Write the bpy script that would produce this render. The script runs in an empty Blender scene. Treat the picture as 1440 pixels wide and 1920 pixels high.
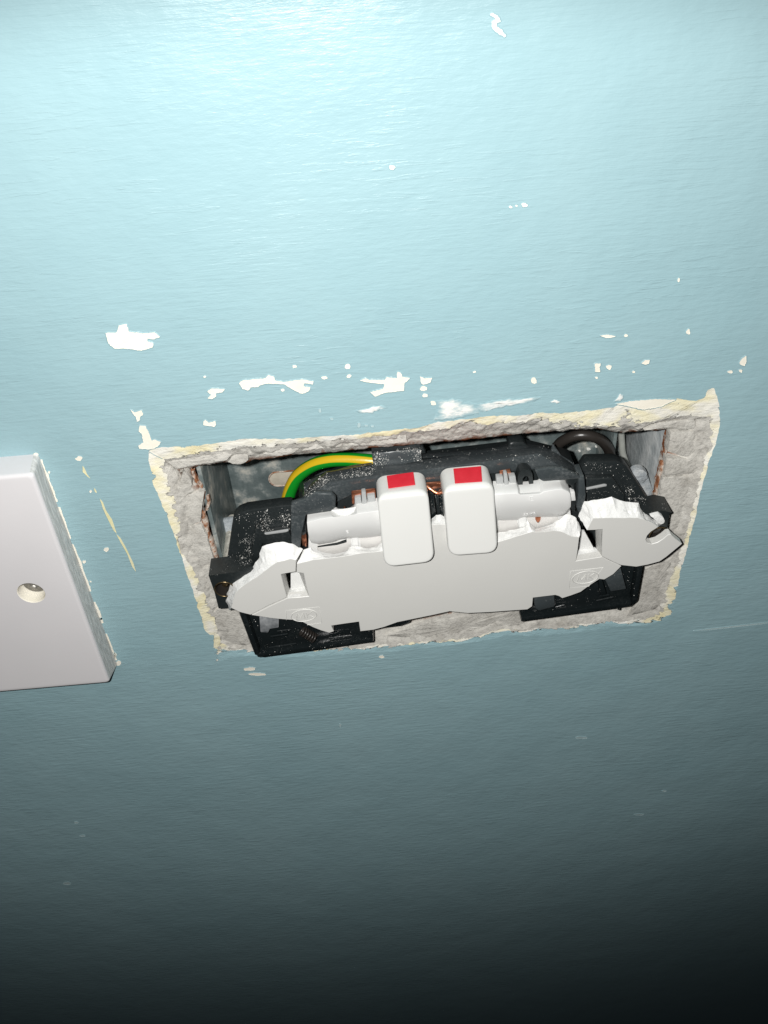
import bpy, bmesh, math, random
from mathutils import Vector, Matrix, noise
from mathutils.geometry import tessellate_polygon
from mathutils.bvhtree import BVHTree
random.seed(7)
MM = 0.001
SC = bpy.context.scene
COL = SC.collection

# ---------------------------------------------------------------- camera (all lengths below in mm, wall face = plane y 0)
R0 = Vector((0.99634808, -0.06017592, -0.06057528))      # camera right
R1 = Vector((-0.08497131, -0.62908746, -0.77267642))     # camera down
R2 = Vector((0.00838937, 0.77500183, -0.6319033))        # viewing direction
CAM = Vector((-17.28037222, -181.81862273, 162.63884817))
FPX = 1600.0
cd = bpy.data.cameras.new('camera'); cam = bpy.data.objects.new('camera', cd); COL.objects.link(cam)
cd.sensor_fit = 'HORIZONTAL'; cd.sensor_width = 36; cd.lens = FPX / 1440 * 36
cd.clip_start = 0.005; cd.clip_end = 20
m3 = Matrix((R0, -R1, -R2)).transposed()
cam.matrix_world = Matrix.Translation(CAM * MM) @ m3.to_4x4()
SC.camera = cam

# ---------------------------------------------------------------- dark room + phone flash
w = bpy.data.worlds.new('World'); SC.world = w; w.use_nodes = True
bg = w.node_tree.nodes['Background']
bg.inputs['Color'].default_value = (0.85, 0.95, 1.0, 1); bg.inputs['Strength'].default_value = 0.010
ld = bpy.data.lights.new('phone_flash', 'SPOT'); flash = bpy.data.objects.new('phone_flash', ld); COL.objects.link(flash)
ld.energy = 3.05; ld.shadow_soft_size = 0.0022; ld.spot_size = math.radians(124); ld.spot_blend = 0.42
ld.color = (1.0, 0.992, 0.965)
LPOS = CAM - R0 * 13 - R1 * 4 - R2 * 2
flash.location = LPOS * MM
aim = (R2 + R1 * -0.045 + R0 * -0.02).normalized()
flash.scale = (1.0, 0.42, 1.0)          # the flash lens throws an oblong beam
flash.rotation_euler = aim.to_track_quat('-Z', 'Y').to_euler()
SC.view_settings.view_transform = 'Standard'; SC.view_settings.look = 'None'
SC.view_settings.gamma = 1; SC.view_settings.exposure = 0.0

# ---------------------------------------------------------------- helpers
def P(px, py, y=0.0):
    """point of the plane y (mm) seen at this place of the reference picture"""
    d = R2 + R0 * ((px - 720) / FPX) + R1 * ((py - 960) / FPX)
    return CAM + d * ((y - CAM.y) / d.y)

def PP(px, py, p0, n):
    d = R2 + R0 * ((px - 720) / FPX) + R1 * ((py - 960) / FPX)
    return CAM + d * ((p0 - CAM).dot(n) / d.dot(n))

def PL(pts, y): return [P(a, b, y) for a, b in pts]

OFF = {}
REG = []
def root_off(parent):
    while parent is not None:
        if parent.name in OFF: return OFF[parent.name]
        parent = parent.parent
    return Vector((0, 0, 0))

def link(name, me, parent):
    o = bpy.data.objects.new(name, me); COL.objects.link(o)
    if parent is not None: o.parent = parent
    return o

def tag(o, label=None, cat=None, group=None, kind=None):
    if label: o['label'] = label
    if cat: o['category'] = cat
    if group: o['group'] = group
    if kind: o['kind'] = kind
    return o

def thing(name, loc, label, cat, group=None):
    o = bpy.data.objects.new(name, None); COL.objects.link(o)
    o.empty_display_size = 0.01
    o.location = Vector(loc) * MM
    OFF[o.name] = Vector(loc)
    return tag(o, label, cat, group)

def finish(name, verts, faces, mats, parent=None, smooth=35, mi=None, uv=None, origin=None):
    """verts in mm, world; linked as one mesh object"""
    if not isinstance(mats, (list, tuple)): mats = [mats]
    off = root_off(parent) if origin is None else Vector(origin)
    me = bpy.data.meshes.new(name)
    me.from_pydata([(Vector(v) - off) * MM for v in verts], [], faces)
    for m in mats: me.materials.append(m)
    if mi: me.polygons.foreach_set('material_index', mi)
    if uv:
        l = me.uv_layers.new(name='UVMap')
        for lp in me.loops: l.data[lp.index].uv = uv[lp.vertex_index]
    me.validate()
    bm = bmesh.new(); bm.from_mesh(me); bmesh.ops.recalc_face_normals(bm, faces=bm.faces); bm.to_mesh(me); bm.free()
    me.polygons.foreach_set('use_smooth', [bool(smooth)] * len(me.polygons))
    if smooth: me.set_sharp_from_angle(angle=math.radians(smooth))
    me.update()
    o = link(name, me, parent)
    if origin is not None and parent is None: o.location = off * MM
    REG.append((o, [Vector(v) for v in verts], [list(f) for f in faces], mats[0].name))
    return o

def bevelled(name, verts, faces, mat, parent=None, bevel=0.25, seg=2, ang=25, smooth=40, origin=None):
    bm = bmesh.new()
    vs = [bm.verts.new(v) for v in verts]
    for f in faces:
        try: bm.faces.new([vs[i] for i in f])
        except ValueError: pass
    bmesh.ops.remove_doubles(bm, verts=bm.verts, dist=0.01)
    bmesh.ops.recalc_face_normals(bm, faces=bm.faces)
    if bevel:
        es = [e for e in bm.edges if len(e.link_faces) == 2 and e.calc_face_angle(0) > math.radians(ang)]
        bmesh.ops.bevel(bm, geom=es, offset=bevel, segments=seg, profile=0.5, affect='EDGES', clamp_overlap=True)
    bmesh.ops.triangulate(bm, faces=[f for f in bm.faces if len(f.verts) > 4])
    bm.verts.index_update()
    v2 = [v.co.copy() for v in bm.verts]; f2 = [[v.index for v in f.verts] for f in bm.faces]
    bm.free()
    return finish(name, v2, f2, mat, parent, smooth, origin=origin)

def prism(name, front, depth, mat, parent=None, bevel=0.25, seg=2, dirv=(0, 1, 0), smooth=40, origin=None):
    d = Vector(dirv) * depth; n = len(front)
    verts = list(front) + [v + d for v in front]
    faces = [list(range(n)), list(range(2 * n - 1, n - 1, -1))]
    for i in range(n): j = (i + 1) % n; faces.append([i, i + n, j + n, j])
    return bevelled(name, verts, faces, mat, parent, bevel, seg, smooth=smooth, origin=origin)

def prism_hole(name, front, hole, depth, mat, parent=None):
    d = Vector((0, depth, 0)); A = list(front); H = list(hole); n, m = len(A), len(H)
    tri = tessellate_polygon([[Vector((v.x, v.z, 0)) for v in A], [Vector((v.x, v.z, 0)) for v in H]])
    L = A + H; k = len(L)
    verts = L + [v + d for v in L]
    faces = [list(t) for t in tri] + [[i + k for i in reversed(t)] for t in tri]
    for i in range(n): j = (i + 1) % n; faces.append([i, i + k, j + k, j])
    for i in range(m): j = (i + 1) % m; faces.append([n + i, n + j, n + j + k, n + i + k])
    return finish(name, verts, faces, mat, parent, 35)

def strip(name, rows, t, mat, parent=None, bevel=0.2, seg=2, smooth=40):
    """rows: polylines (mm) of one length; a shell of thickness vector t"""
    n = len(rows[0]); m = len(rows); t = Vector(t)
    verts = [v for r in rows for v in r] + [v + t for r in rows for v in r]; k = n * m
    faces = []
    for r in range(m - 1):
        for i in range(n - 1):
            a = r * n + i; q = [a, a + 1, a + n + 1, a + n]
            faces.append(q); faces.append([x + k for x in reversed(q)])
    for i in range(n - 1):
        faces.append([i, i + k, i + 1 + k, i + 1]); a = (m - 1) * n + i; faces.append([a, a + 1, a + 1 + k, a + k])
    for r in range(m - 1):
        a = r * n; faces.append([a, a + n, a + n + k, a + k]); a += n - 1; faces.append([a, a + k, a + n + k, a + n])
    return bevelled(name, verts, faces, mat, parent, bevel, seg, smooth=smooth)

def catmull(pts, sub=8):
    out = []; n = len(pts)
    for i in range(n - 1):
        p0, p1, p2, p3 = pts[max(i - 1, 0)], pts[i], pts[i + 1], pts[min(i + 2, n - 1)]
        for k in range(sub):
            t = k / sub
            out.append(0.5 * ((2 * p1) + (p2 - p0) * t + (2 * p0 - 5 * p1 + 4 * p2 - p3) * t * t + (3 * p1 - p0 - 3 * p2 + p3) * t ** 3))
    out.append(pts[-1]); return out

def tube(name, pts, r, mat, parent=None, seg=16, sub=8, smooth=60, ref=(0, -1, 0), twist=0.0, twist0=0.0, origin=None):
    c = catmull([Vector(p) for p in pts], sub) if sub > 1 else [Vector(p) for p in pts]
    verts, faces, uv = [], [], []
    ref = Vector(ref); n = len(c)
    for i, p in enumerate(c):
        tg = (c[min(i + 1, n - 1)] - c[max(i - 1, 0)]).normalized()
        a = (ref - tg * ref.dot(tg)).normalized(); b = tg.cross(a); ref = a
        rr = r(i / (n - 1)) if callable(r) else r
        for k in range(seg):
            th = 2 * math.pi * k / seg
            verts.append(p + (a * math.cos(th) + b * math.sin(th)) * rr); uv.append((i / (n - 1), abs(2 * ((k / seg + twist * i / (n - 1) + twist0) % 1.0) - 1)))
    for i in range(n - 1):
        for k in range(seg):
            j = (k + 1) % seg; faces.append([i * seg + k, i * seg + j, (i + 1) * seg + j, (i + 1) * seg + k])
    faces.append(list(range(seg))[::-1]); faces.append([(n - 1) * seg + k for k in range(seg)])
    return finish(name, verts, faces, mat, parent, smooth, uv=uv, origin=origin)

def circle(c, r, n=32, axis='y', rz=1.0):
    return [Vector((c.x + r * math.cos(2 * math.pi * k / n), c.y, c.z + r * rz * math.sin(2 * math.pi * k / n))) for k in range(n)]

def resample(pl, n):
    L = [0.0]
    for a, b in zip(pl, pl[1:]): L.append(L[-1] + (b - a).length)
    out = []; j = 0
    for i in range(n):
        s = L[-1] * i / n
        while j < len(pl) - 2 and L[j + 1] < s: j += 1
        t = (s - L[j]) / max(L[j + 1] - L[j], 1e-9)
        out.append(pl[j].lerp(pl[j + 1], t))
    return out

def nz(v, s, k=0.0): return noise.noise(Vector((v.x * s + k, v.y * s + k * 1.7, v.z * s - k)))
def nzv(v, s): return noise.noise_vector(v * s)

# ---------------------------------------------------------------- materials
def newmat(name):
    m = bpy.data.materials.new(name); m.use_nodes = True
    return m, m.node_tree, m.node_tree.nodes['Principled BSDF']
def nd(nt, t, **kw):
    n = nt.nodes.new(t)
    for k, v in kw.items():
        if k in n.inputs.keys(): n.inputs[k].default_value = v
        else: setattr(n, k, v)
    return n
def ramp(nt, fac, stops):
    r = nt.nodes.new('ShaderNodeValToRGB'); nt.links.new(fac, r.inputs['Fac'])
    el = r.color_ramp.elements
    while len(el) < len(stops): el.new(0.5)
    for e, (p, c) in zip(el, stops): e.position = p; e.color = (*c, 1) if len(c) == 3 else c
    return r
def mapped(nt, scale=(1, 1, 1), rot=(0, 0, 0)):
    tc = nt.nodes.new('ShaderNodeTexCoord'); mp = nt.nodes.new('ShaderNodeMapping')
    nt.links.new(tc.outputs['Object'], mp.inputs['Vector'])
    mp.inputs['Scale'].default_value = scale; mp.inputs['Rotation'].default_value = rot
    return mp.outputs['Vector']
def noisetex(nt, vec, scale, detail=3, rough=0.55, dist=0.0):
    n = nd(nt, 'ShaderNodeTexNoise', Scale=scale, Detail=detail, Roughness=rough, Distortion=dist)
    nt.links.new(vec, n.inputs['Vector']); return n.outputs['Fac']
def bump(nt, bs, h, dist, strength=1.0, prev=None):
    b = nd(nt, 'ShaderNodeBump', Strength=strength, Distance=dist)
    nt.links.new(h, b.inputs['Height'])
    if prev: nt.links.new(prev, b.inputs['Normal'])
    nt.links.new(b.outputs['Normal'], bs.inputs['Normal']); return b.outputs['Normal']
def simple(name, stops, rough, scale=400, detail=4, bscale=900, bdist=0.00004, metal=0.0, spec=0.5, coat=0.0):
    m, nt, bs = newmat(name); v = mapped(nt)
    f = noisetex(nt, v, scale, detail)
    k = len(stops)
    r = ramp(nt, f, [(0.3 + 0.4 * i / max(k - 1, 1), c) for i, c in enumerate(stops)])
    nt.links.new(r.outputs['Color'], bs.inputs['Base Color'])
    bs.inputs['Roughness'].default_value = rough; bs.inputs['Metallic'].default_value = metal
    bs.inputs['Specular IOR Level'].default_value = spec; bs.inputs['Coat Weight'].default_value = coat
    if bdist: bump(nt, bs, noisetex(nt, v, bscale, 4), bdist)
    return m

def wall_material():
    m, nt, bs = newmat('blue_emulsion')
    big = noisetex(nt, mapped(nt), 22, 5, 0.6)
    col = ramp(nt, big, [(0.32, (0.284, 0.434, 0.474)), (0.68, (0.310, 0.460, 0.498))])
    nt.links.new(col.outputs['Color'], bs.inputs['Base Color'])
    bs.inputs['Roughness'].default_value = 0.34; bs.inputs['Specular IOR Level'].default_value = 0.24
    def zoned(h, seed, lo, hi):
        z = ramp(nt, noisetex(nt, mapped(nt, (seed, seed, seed * 1.6)), 1.0, 3), [(lo, (0.05,) * 3), (hi, (1,) * 3)])
        mu = nd(nt, 'ShaderNodeMath', operation='MULTIPLY'); nt.links.new(h, mu.inputs[0]); nt.links.new(z.outputs['Color'], mu.inputs[1])
        return mu.outputs[0]
    # brush lines: fine, plus sparse single ridges left by the bristles
    fine = noisetex(nt, mapped(nt, (60, 60, 1250), (0, math.radians(1.4), 0)), 1.0, 4, 0.6, 0.25)
    ridge = ramp(nt, noisetex(nt, mapped(nt, (85, 85, 900), (0, math.radians(-1.8), 0)), 1.0, 3, 0.5, 0.5), [(0.56, (0, 0, 0)), (0.63, (1, 1, 1)), (0.70, (0.2,) * 3)])
    peel = noisetex(nt, mapped(nt, (250, 250, 760)), 1.0, 4, 0.6)
    lump = noisetex(nt, mapped(nt), 60, 3, 0.5)
    p = bump(nt, bs, lump, 0.0006, 1.0)
    p = bump(nt, bs, peel, 0.00017, 1.0, p)
    p = bump(nt, bs, zoned(fine, 15, 0.40, 0.62), 0.00014, 1.0, p)
    p = bump(nt, bs, zoned(ridge.outputs['Color'], 21, 0.42, 0.60), 0.000038, 1.0, p)
    return m
M_WALL = wall_material()

def plaster_material():
    m, nt, bs = newmat('plaster')
    v = mapped(nt)
    a = noisetex(nt, v, 170, 6, 0.65); b = noisetex(nt, v, 900, 4, 0.6)
    col = ramp(nt, a, [(0.28, (0.42, 0.40, 0.36)), (0.45, (0.52, 0.50, 0.46)), (0.62, (0.60, 0.58, 0.535)), (0.75, (0.67, 0.65, 0.61))])
    spk = ramp(nt, b, [(0.30, (0.72,) * 3), (0.5, (1, 1, 1))])
    mx = nd(nt, 'ShaderNodeMix', data_type='RGBA', blend_type='MULTIPLY'); mx.inputs[0].default_value = 1
    nt.links.new(col.outputs['Color'], mx.inputs[6]); nt.links.new(spk.outputs['Color'], mx.inputs[7])
    # rust stains bleeding from the steel rim: ring coordinate v > 0.7 along the top (u window)
    tc = nd(nt, 'ShaderNodeUVMap'); sep = nd(nt, 'ShaderNodeSeparateXYZ'); nt.links.new(tc.outputs['UV'], sep.inputs[0])
    edge = nd(nt, 'ShaderNodeMapRange', **{'From Min': 0.62, 'From Max': 0.95}); nt.links.new(sep.outputs['Y'], edge.inputs['Value'])
    rn = ramp(nt, noisetex(nt, v, 260, 5, 0.6), [(0.47, (0, 0, 0)), (0.54, (1, 1, 1))])
    mk = nd(nt, 'ShaderNodeMath', operation='MULTIPLY'); nt.links.new(edge.outputs[0], mk.inputs[0]); nt.links.new(rn.outputs['Color'], mk.inputs[1])
    mx2 = nd(nt, 'ShaderNodeMix', data_type='RGBA'); nt.links.new(mk.outputs[0], mx2.inputs[0])
    nt.links.new(mx.outputs[2], mx2.inputs[6]); mx2.inputs[7].default_value = (0.22, 0.075, 0.028, 1)
    nt.links.new(mx2.outputs[2], bs.inputs['Base Color'])
    bs.inputs['Roughness'].default_value = 0.9; bs.inputs['Specular IOR Level'].default_value = 0.2
    p = bump(nt, bs, noisetex(nt, v, 420, 6, 0.68), 0.00042)
    bump(nt, bs, noisetex(nt, v, 1600, 3, 0.6), 0.00018, 1.0, p)
    return m
M_PLASTER = plaster_material()

def cream_material():
    m, nt, bs = newmat('old_cream_paint')
    v = mapped(nt, (1, 1, 1.6))
    a = noisetex(nt, v, 60, 4, 0.6, 0.3)
    col = ramp(nt, a, [(0.36, (0.80, 0.72, 0.46)), (0.47, (0.82, 0.77, 0.58)), (0.54, (0.82, 0.79, 0.70)), (0.66, (0.80, 0.79, 0.75))])
    # remnants of the blue coat near the outer edge (mostly along the sill), bare plaster near the inner edge
    tc = nd(nt, 'ShaderNodeUVMap'); sep = nd(nt, 'ShaderNodeSeparateXYZ'); nt.links.new(tc.outputs['UV'], sep.inputs[0])
    side = ramp(nt, sep.outputs['X'], [(0.0, (0.0,) * 3), (0.35, (0.0,) * 3), (0.48, (0.02,) * 3), (0.53, (0.36,) * 3), (0.83, (0.36,) * 3), (0.88, (0.0,) * 3)])
    n1 = noisetex(nt, mapped(nt, (110, 110, 260)), 1.0, 5, 0.65)
    def expr(op, x, y):
        q = nd(nt, 'ShaderNodeMath', operation=op)
        for i, z in enumerate((x, y)):
            if isinstance(z, float): q.inputs[i].default_value = z
            else: nt.links.new(z, q.inputs[i])
        return q.outputs[0]
    k = expr('SUBTRACT', expr('ADD', n1, side.outputs['Color']), expr('MULTIPLY', sep.outputs['Y'], 0.42))
    mk = ramp(nt, k, [(0.545, (0, 0, 0)), (0.565, (1, 1, 1))])
    mx = nd(nt, 'ShaderNodeMix', data_type='RGBA'); nt.links.new(mk.outputs['Color'], mx.inputs[0])
    nt.links.new(col.outputs['Color'], mx.inputs[6]); mx.inputs[7].default_value = (0.297, 0.447, 0.486, 1)
    k2 = expr('ADD', noisetex(nt, mapped(nt, (170, 170, 300)), 1.0, 5, 0.65), expr('MULTIPLY', sep.outputs['Y'], 0.30))
    mk2 = ramp(nt, k2, [(0.785, (0, 0, 0)), (0.80, (1, 1, 1))])
    mx2 = nd(nt, 'ShaderNodeMix', data_type='RGBA'); nt.links.new(mk2.outputs['Color'], mx2.inputs[0])
    nt.links.new(mx.outputs[2], mx2.inputs[6]); mx2.inputs[7].default_value = (0.52, 0.50, 0.46, 1)
    nt.links.new(mx2.outputs[2], bs.inputs['Base Color'])
    bs.inputs['Roughness'].default_value = 0.6; bs.inputs['Specular IOR Level'].default_value = 0.3
    p = bump(nt, bs, noisetex(nt, mapped(nt, (1, 1, 2.0)), 330, 5, 0.65), 0.0004)
    p = bump(nt, bs, mk.outputs['Color'], 0.00012, 1.0, p)
    bump(nt, bs, mk2.outputs['Color'], 0.0002, 1.0, p)
    return m
M_CREAM = cream_material()
M_CHIP_LITHOLE = simple('undercoat_and_lit_hole', [(0.82, 0.775, 0.66), (0.85, 0.81, 0.72)], 0.6, 200, 3, 600, 0.00008)
M_YCHIP = simple('bare_yellow_undercoat', [(0.70, 0.66, 0.36), (0.78, 0.73, 0.50)], 0.6, 300, 3, 600, 0.00008)
M_PALE = simple('scuffed_pale_paint', [(0.36, 0.49, 0.515), (0.46, 0.57, 0.585)], 0.6, 300, 3, 600, 0.00006)
def smear_material():
    m, nt, bs = newmat('wiped_white_filler')
    tc = nd(nt, 'ShaderNodeUVMap'); sep = nd(nt, 'ShaderNodeSeparateXYZ'); nt.links.new(tc.outputs['UV'], sep.inputs[0])
    n = noisetex(nt, mapped(nt, (150, 150, 420)), 1.0, 6, 0.68)
    mu = nd(nt, 'ShaderNodeMath', operation='MULTIPLY_ADD'); nt.links.new(sep.outputs['Y'], mu.inputs[0]); mu.inputs[1].default_value = 0.30; nt.links.new(n, mu.inputs[2])
    r = ramp(nt, mu.outputs[0], [(0.56, (0.297, 0.447, 0.486)), (0.68, (0.46, 0.57, 0.585)), (0.80, (0.80, 0.80, 0.77))])
    nt.links.new(r.outputs['Color'], bs.inputs['Base Color']); bs.inputs['Roughness'].default_value = 0.6; bs.inputs['Specular IOR Level'].default_value = 0.2
    bump(nt, bs, n, 0.0003)
    return m
M_SMEAR = smear_material()
M_PLATE = simple('white_plate_plastic', [(0.64, 0.635, 0.61), (0.655, 0.65, 0.625)], 0.42, 60, 2, 1400, 0.000012)
M_BLANK = simple('white_blank_plastic', [(0.69, 0.672, 0.685), (0.71, 0.69, 0.702)], 0.45, 60, 3, 1400, 0.000012)
def scuff_material():
    m, nt, bs = newmat('scuffed_plate_side')
    f = noisetex(nt, mapped(nt, (700, 1100, 260), (math.radians(35), 0, 0)), 1.0, 4, 0.6)
    col = ramp(nt, f, [(0.36, (0.52, 0.52, 0.50)), (0.5, (0.62, 0.615, 0.60)), (0.64, (0.76, 0.76, 0.74))])
    nt.links.new(col.outputs['Color'], bs.inputs['Base Color']); bs.inputs['Roughness'].default_value = 0.6
    bump(nt, bs, f, 0.0002)
    return m
M_SCUFF = scuff_material()
M_FRACT = simple('fractured_white_plastic', [(0.74, 0.74, 0.725), (0.80, 0.80, 0.79)], 0.6, 300, 4, 480, 0.0004)
M_ROCK = simple('white_switch_plastic', [(0.66, 0.66, 0.64), (0.67, 0.67, 0.65)], 0.36, 60, 2, 1600, 0.00001)
M_SHUT = simple('white_shutter_plastic', [(0.69, 0.69, 0.68), (0.71, 0.71, 0.70)], 0.38, 80, 2, 1200, 0.00001)
M_RECESS = simple('off_white_plastic', [(0.60, 0.585, 0.565), (0.64, 0.625, 0.605)], 0.5, 150, 3, 900, 0.00003)
M_GREY = simple('grey_plastic', [(0.36, 0.37, 0.37), (0.40, 0.41, 0.41)], 0.45, 200, 3, 900, 0.00002)
M_RED = simple('red_print', [(0.62, 0.018, 0.035), (0.68, 0.025, 0.045)], 0.4, 500, 3, 1000, 0.00001)
def black_material(name, lo, hi, dust, rough):
    m, nt, bs = newmat(name); v = mapped(nt)
    d = ramp(nt, noisetex(nt, v, 120, 5, 0.7), [(0.42, (0, 0, 0)), (0.75, (dust,) * 3)])
    g = ramp(nt, noisetex(nt, v, 1500, 3, 0.7), [(0.45, (0, 0, 0)), (0.70, (1, 1, 1))])
    mk = nd(nt, 'ShaderNodeMath', operation='MULTIPLY'); nt.links.new(d.outputs['Color'], mk.inputs[0]); nt.links.new(g.outputs['Color'], mk.inputs[1])
    mx = nd(nt, 'ShaderNodeMix', data_type='RGBA'); nt.links.new(mk.outputs[0], mx.inputs[0])
    mx.inputs[6].default_value = (*lo, 1); mx.inputs[7].default_value = (*hi, 1)
    nt.links.new(mx.outputs[2], bs.inputs['Base Color']); bs.inputs['Roughness'].default_value = rough
    bump(nt, bs, noisetex(nt, v, 700, 4), 0.00005)
    return m
M_BLACK = black_material('black_moulding', (0.015, 0.019, 0.020), (0.20, 0.21, 0.21), 0.15, 0.36)
M_SLATE = black_material('dusty_black_moulding', (0.044, 0.053, 0.057), (0.30, 0.31, 0.31), 0.45, 0.33)
M_GLOSSBLK = black_material('glossy_black_moulding', (0.008, 0.011, 0.012), (0.2, 0.21, 0.21), 0.12, 0.2)
def galv_material():
    m, nt, bs = newmat('galvanised_steel')
    v = mapped(nt)
    a = noisetex(nt, v, 90, 7, 0.66, 0.0); s = noisetex(nt, mapped(nt, (1, 1, 0.15)), 500, 4, 0.6)
    col = ramp(nt, a, [(0.36, (0.12, 0.155, 0.158)), (0.50, (0.19, 0.23, 0.23)), (0.56, (0.31, 0.34, 0.33)), (0.64, (0.54, 0.52, 0.46))])
    nt.links.new(col.outputs['Color'], bs.inputs['Base Color'])
    mt = ramp(nt, a, [(0.5, (0.35,) * 3), (0.68, (0.0,) * 3)]); nt.links.new(mt.outputs['Color'], bs.inputs['Metallic'])
    rr = ramp(nt, s, [(0.3, (0.32,) * 3), (0.7, (0.6,) * 3)]); nt.links.new(rr.outputs['Color'], bs.inputs['Roughness'])
    p = bump(nt, bs, s, 0.0001); bump(nt, bs, noisetex(nt, v, 260, 4), 0.0003, 1.0, p)
    return m
M_GALV = galv_material()
M_SMEARED = simple('limewashed_steel', [(0.26, 0.29, 0.30), (0.40, 0.43, 0.44), (0.60, 0.62, 0.62)], 0.6, 150, 7, 300, 0.0004)
M_LUG = simple('plaster_smeared_steel', [(0.20, 0.23, 0.25), (0.36, 0.39, 0.41), (0.55, 0.56, 0.55)], 0.6, 260, 5, 500, 0.0006)
M_RUST = simple('rusty_rim', [(0.14, 0.045, 0.02), (0.32, 0.13, 0.055), (0.55, 0.50, 0.44), (0.20, 0.07, 0.03)], 0.85, 420, 5, 700, 0.0006)
M_COPPER = simple('copper', [(0.48, 0.17, 0.09), (0.70, 0.30, 0.18)], 0.28, 500, 3, 900, 0.00005, metal=0.9)
M_BRASS = simple('tarnished_brass', [(0.09, 0.065, 0.035), (0.28, 0.21, 0.12)], 0.3, 500, 3, 900, 0.00005, metal=0.9)
M_ZINC = simple('zinc_screw_steel', [(0.50, 0.48, 0.42), (0.66, 0.64, 0.58)], 0.35, 500, 3, 900, 0.00004, metal=0.6)
M_SCREW = simple('dull_steel', [(0.16, 0.155, 0.145), (0.30, 0.29, 0.27)], 0.4, 700, 4, 900, 0.0002, metal=0.7)
M_CABLE = simple('black_cable_sheath', [(0.022, 0.019, 0.017), (0.032, 0.028, 0.025)], 0.33, 120, 3, 900, 0.00003)
M_SHEATH = simple('grey_cable_sheath', [(0.30, 0.31, 0.29), (0.38, 0.39, 0.36)], 0.45, 200, 3, 900, 0.00003)
M_DUST = simple('plaster_grains', [(0.62, 0.61, 0.57), (0.80, 0.79, 0.76)], 0.9, 900, 2, 900, 0)
def earth_material():
    m, nt, bs = newmat('green_yellow_insulation')
    tc = nd(nt, 'ShaderNodeUVMap'); sep = nd(nt, 'ShaderNodeSeparateXYZ'); nt.links.new(tc.outputs['UV'], sep.inputs[0])
    G = (0.006, 0.24, 0.018); Y = (0.60, 0.40, 0.012)
    r = ramp(nt, sep.outputs['Y'], [(0.0, Y), (0.155, Y), (0.18, G), (1.0, G)])
    nt.links.new(r.outputs['Color'], bs.inputs['Base Color'])
    bs.inputs['Roughness'].default_value = 0.33
    bump(nt, bs, noisetex(nt, mapped(nt), 900, 3), 0.00003)
    return m, r
M_EARTH, EARTH_RAMP = earth_material()

# ---------------------------------------------------------------- the painted wall with its cut opening
O_TOP = [(278,844),(298,839.6),(337,836.7),(376,834.5),(410,829.5),(444,824),(493,822),(530,823),(570,821),(620,817),(665,815),(700,811),(730,807),(760,804),(789,801),(820,792),(870,786),(918,780),(977,779),(1005,774),(1055,775),(1110,769),(1150,764),(1166,753),(1210,749),(1271,747),(1307,752),(1322,744),(1328,729),(1338,727),(1345,743),(1349,766)]
O_RIGHT = [(1349,766),(1350,789),(1346,812),(1340,836),(1331,860),(1326,880),(1319,903),(1311,934),(1307,958),(1300,983),(1291,1016),(1285,1041),(1276,1071),(1271,1102),(1265,1126),(1262,1148),(1252,1160)]
O_BOT = [(1252,1160),(1215,1172),(1154,1175),(1093,1184),(1016,1193),(957,1191),(898,1203),(825,1212),(745,1221),(698,1224),(640,1228),(570,1231),(520,1233),(467,1229),(430,1233),(414,1240),(405,1249)]
O_LEFT = [(405,1249),(401,1222),(400,1196),(385,1183),(380,1169),(362,1110),(346,1062),(333,1023),(325,1000),(314,969),(300,936),(287,907),(279,868),(278,844)]
I_TOP = [(308,862),(357,855),(390,850),(415,845),(464,838),(491,840),(540,832),(581,828),(640,824),(683,821),(735,814),(780,808),(830,803),(880,797),(940,793),(1025,788),(1060,797),(1105,800),(1136,802),(1215,793),(1246,784),(1290,781),(1328,781)]
I_RIGHT = [(1328,781),(1334,809),(1327,848),(1313,891),(1302,934),(1290,985),(1279,1028),(1266,1062),(1252,1100),(1240,1130),(1233,1148)]
I_BOT = [(1233,1148),(1200,1161),(1111,1168),(1040,1177),(940,1180),(898,1191),(798,1203),(700,1210),(600,1216),(520,1218),(467,1220),(430,1214),(412,1204)]
I_LEFT = [(412,1204),(409,1183),(396,1143),(378,1105),(360,1062),(335,1031),(338,1000),(337,979),(329,938),(318,910),(310,885),(308,862)]
B_TOP = [(334,886),(364,876),(415,867),(440,868),(460,869),(473,863),(491,861),(520,858),(549,853),(620,848),(700,840),(800,831),(900,822),(1000,811),(1108,803),(1135,806),(1163,811),(1209,808),(1254,805)]
B_RIGHT = [(1254,805),(1249,838),(1242,870),(1236,900),(1230,931),(1222,965),(1212,1010),(1205,1060),(1200,1100)]
B_BOT = [(1200,1100),(1100,1112),(950,1126),(800,1140),(600,1158),(440,1172)]
B_LEFT = [(440,1172),(428,1110),(411,1058),(402,1030),(391,1002),(380,959),(386,920),(372,907),(352,893),(334,886)]
NS = (270, 104, 250, 110)
def ring_outline(sides, y):
    out = []
    for s, n in zip(sides, NS): out += resample(PL(s, y), n)
    return out
def roughen(pl, amp, s):
    out = []
    for v in pl:
        d = nzv(v, s) + 0.5 * nzv(v, s * 2.7) + 0.35 * nzv(v, s * 6.5)
        out.append(v + Vector((d.x, 0, d.z)) * amp)
    return out
outer = roughen(ring_outline((O_TOP, O_RIGHT, O_BOT, O_LEFT), 0.0), 0.30, 0.55)
inner = roughen(ring_outline((I_TOP, I_RIGHT, I_BOT, I_LEFT), 0.55), 0.75, 0.40)
boxed = roughen(ring_outline((B_TOP, B_RIGHT, B_BOT, B_LEFT), 4.6), 0.30, 0.5)
NR = len(outer)

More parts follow.
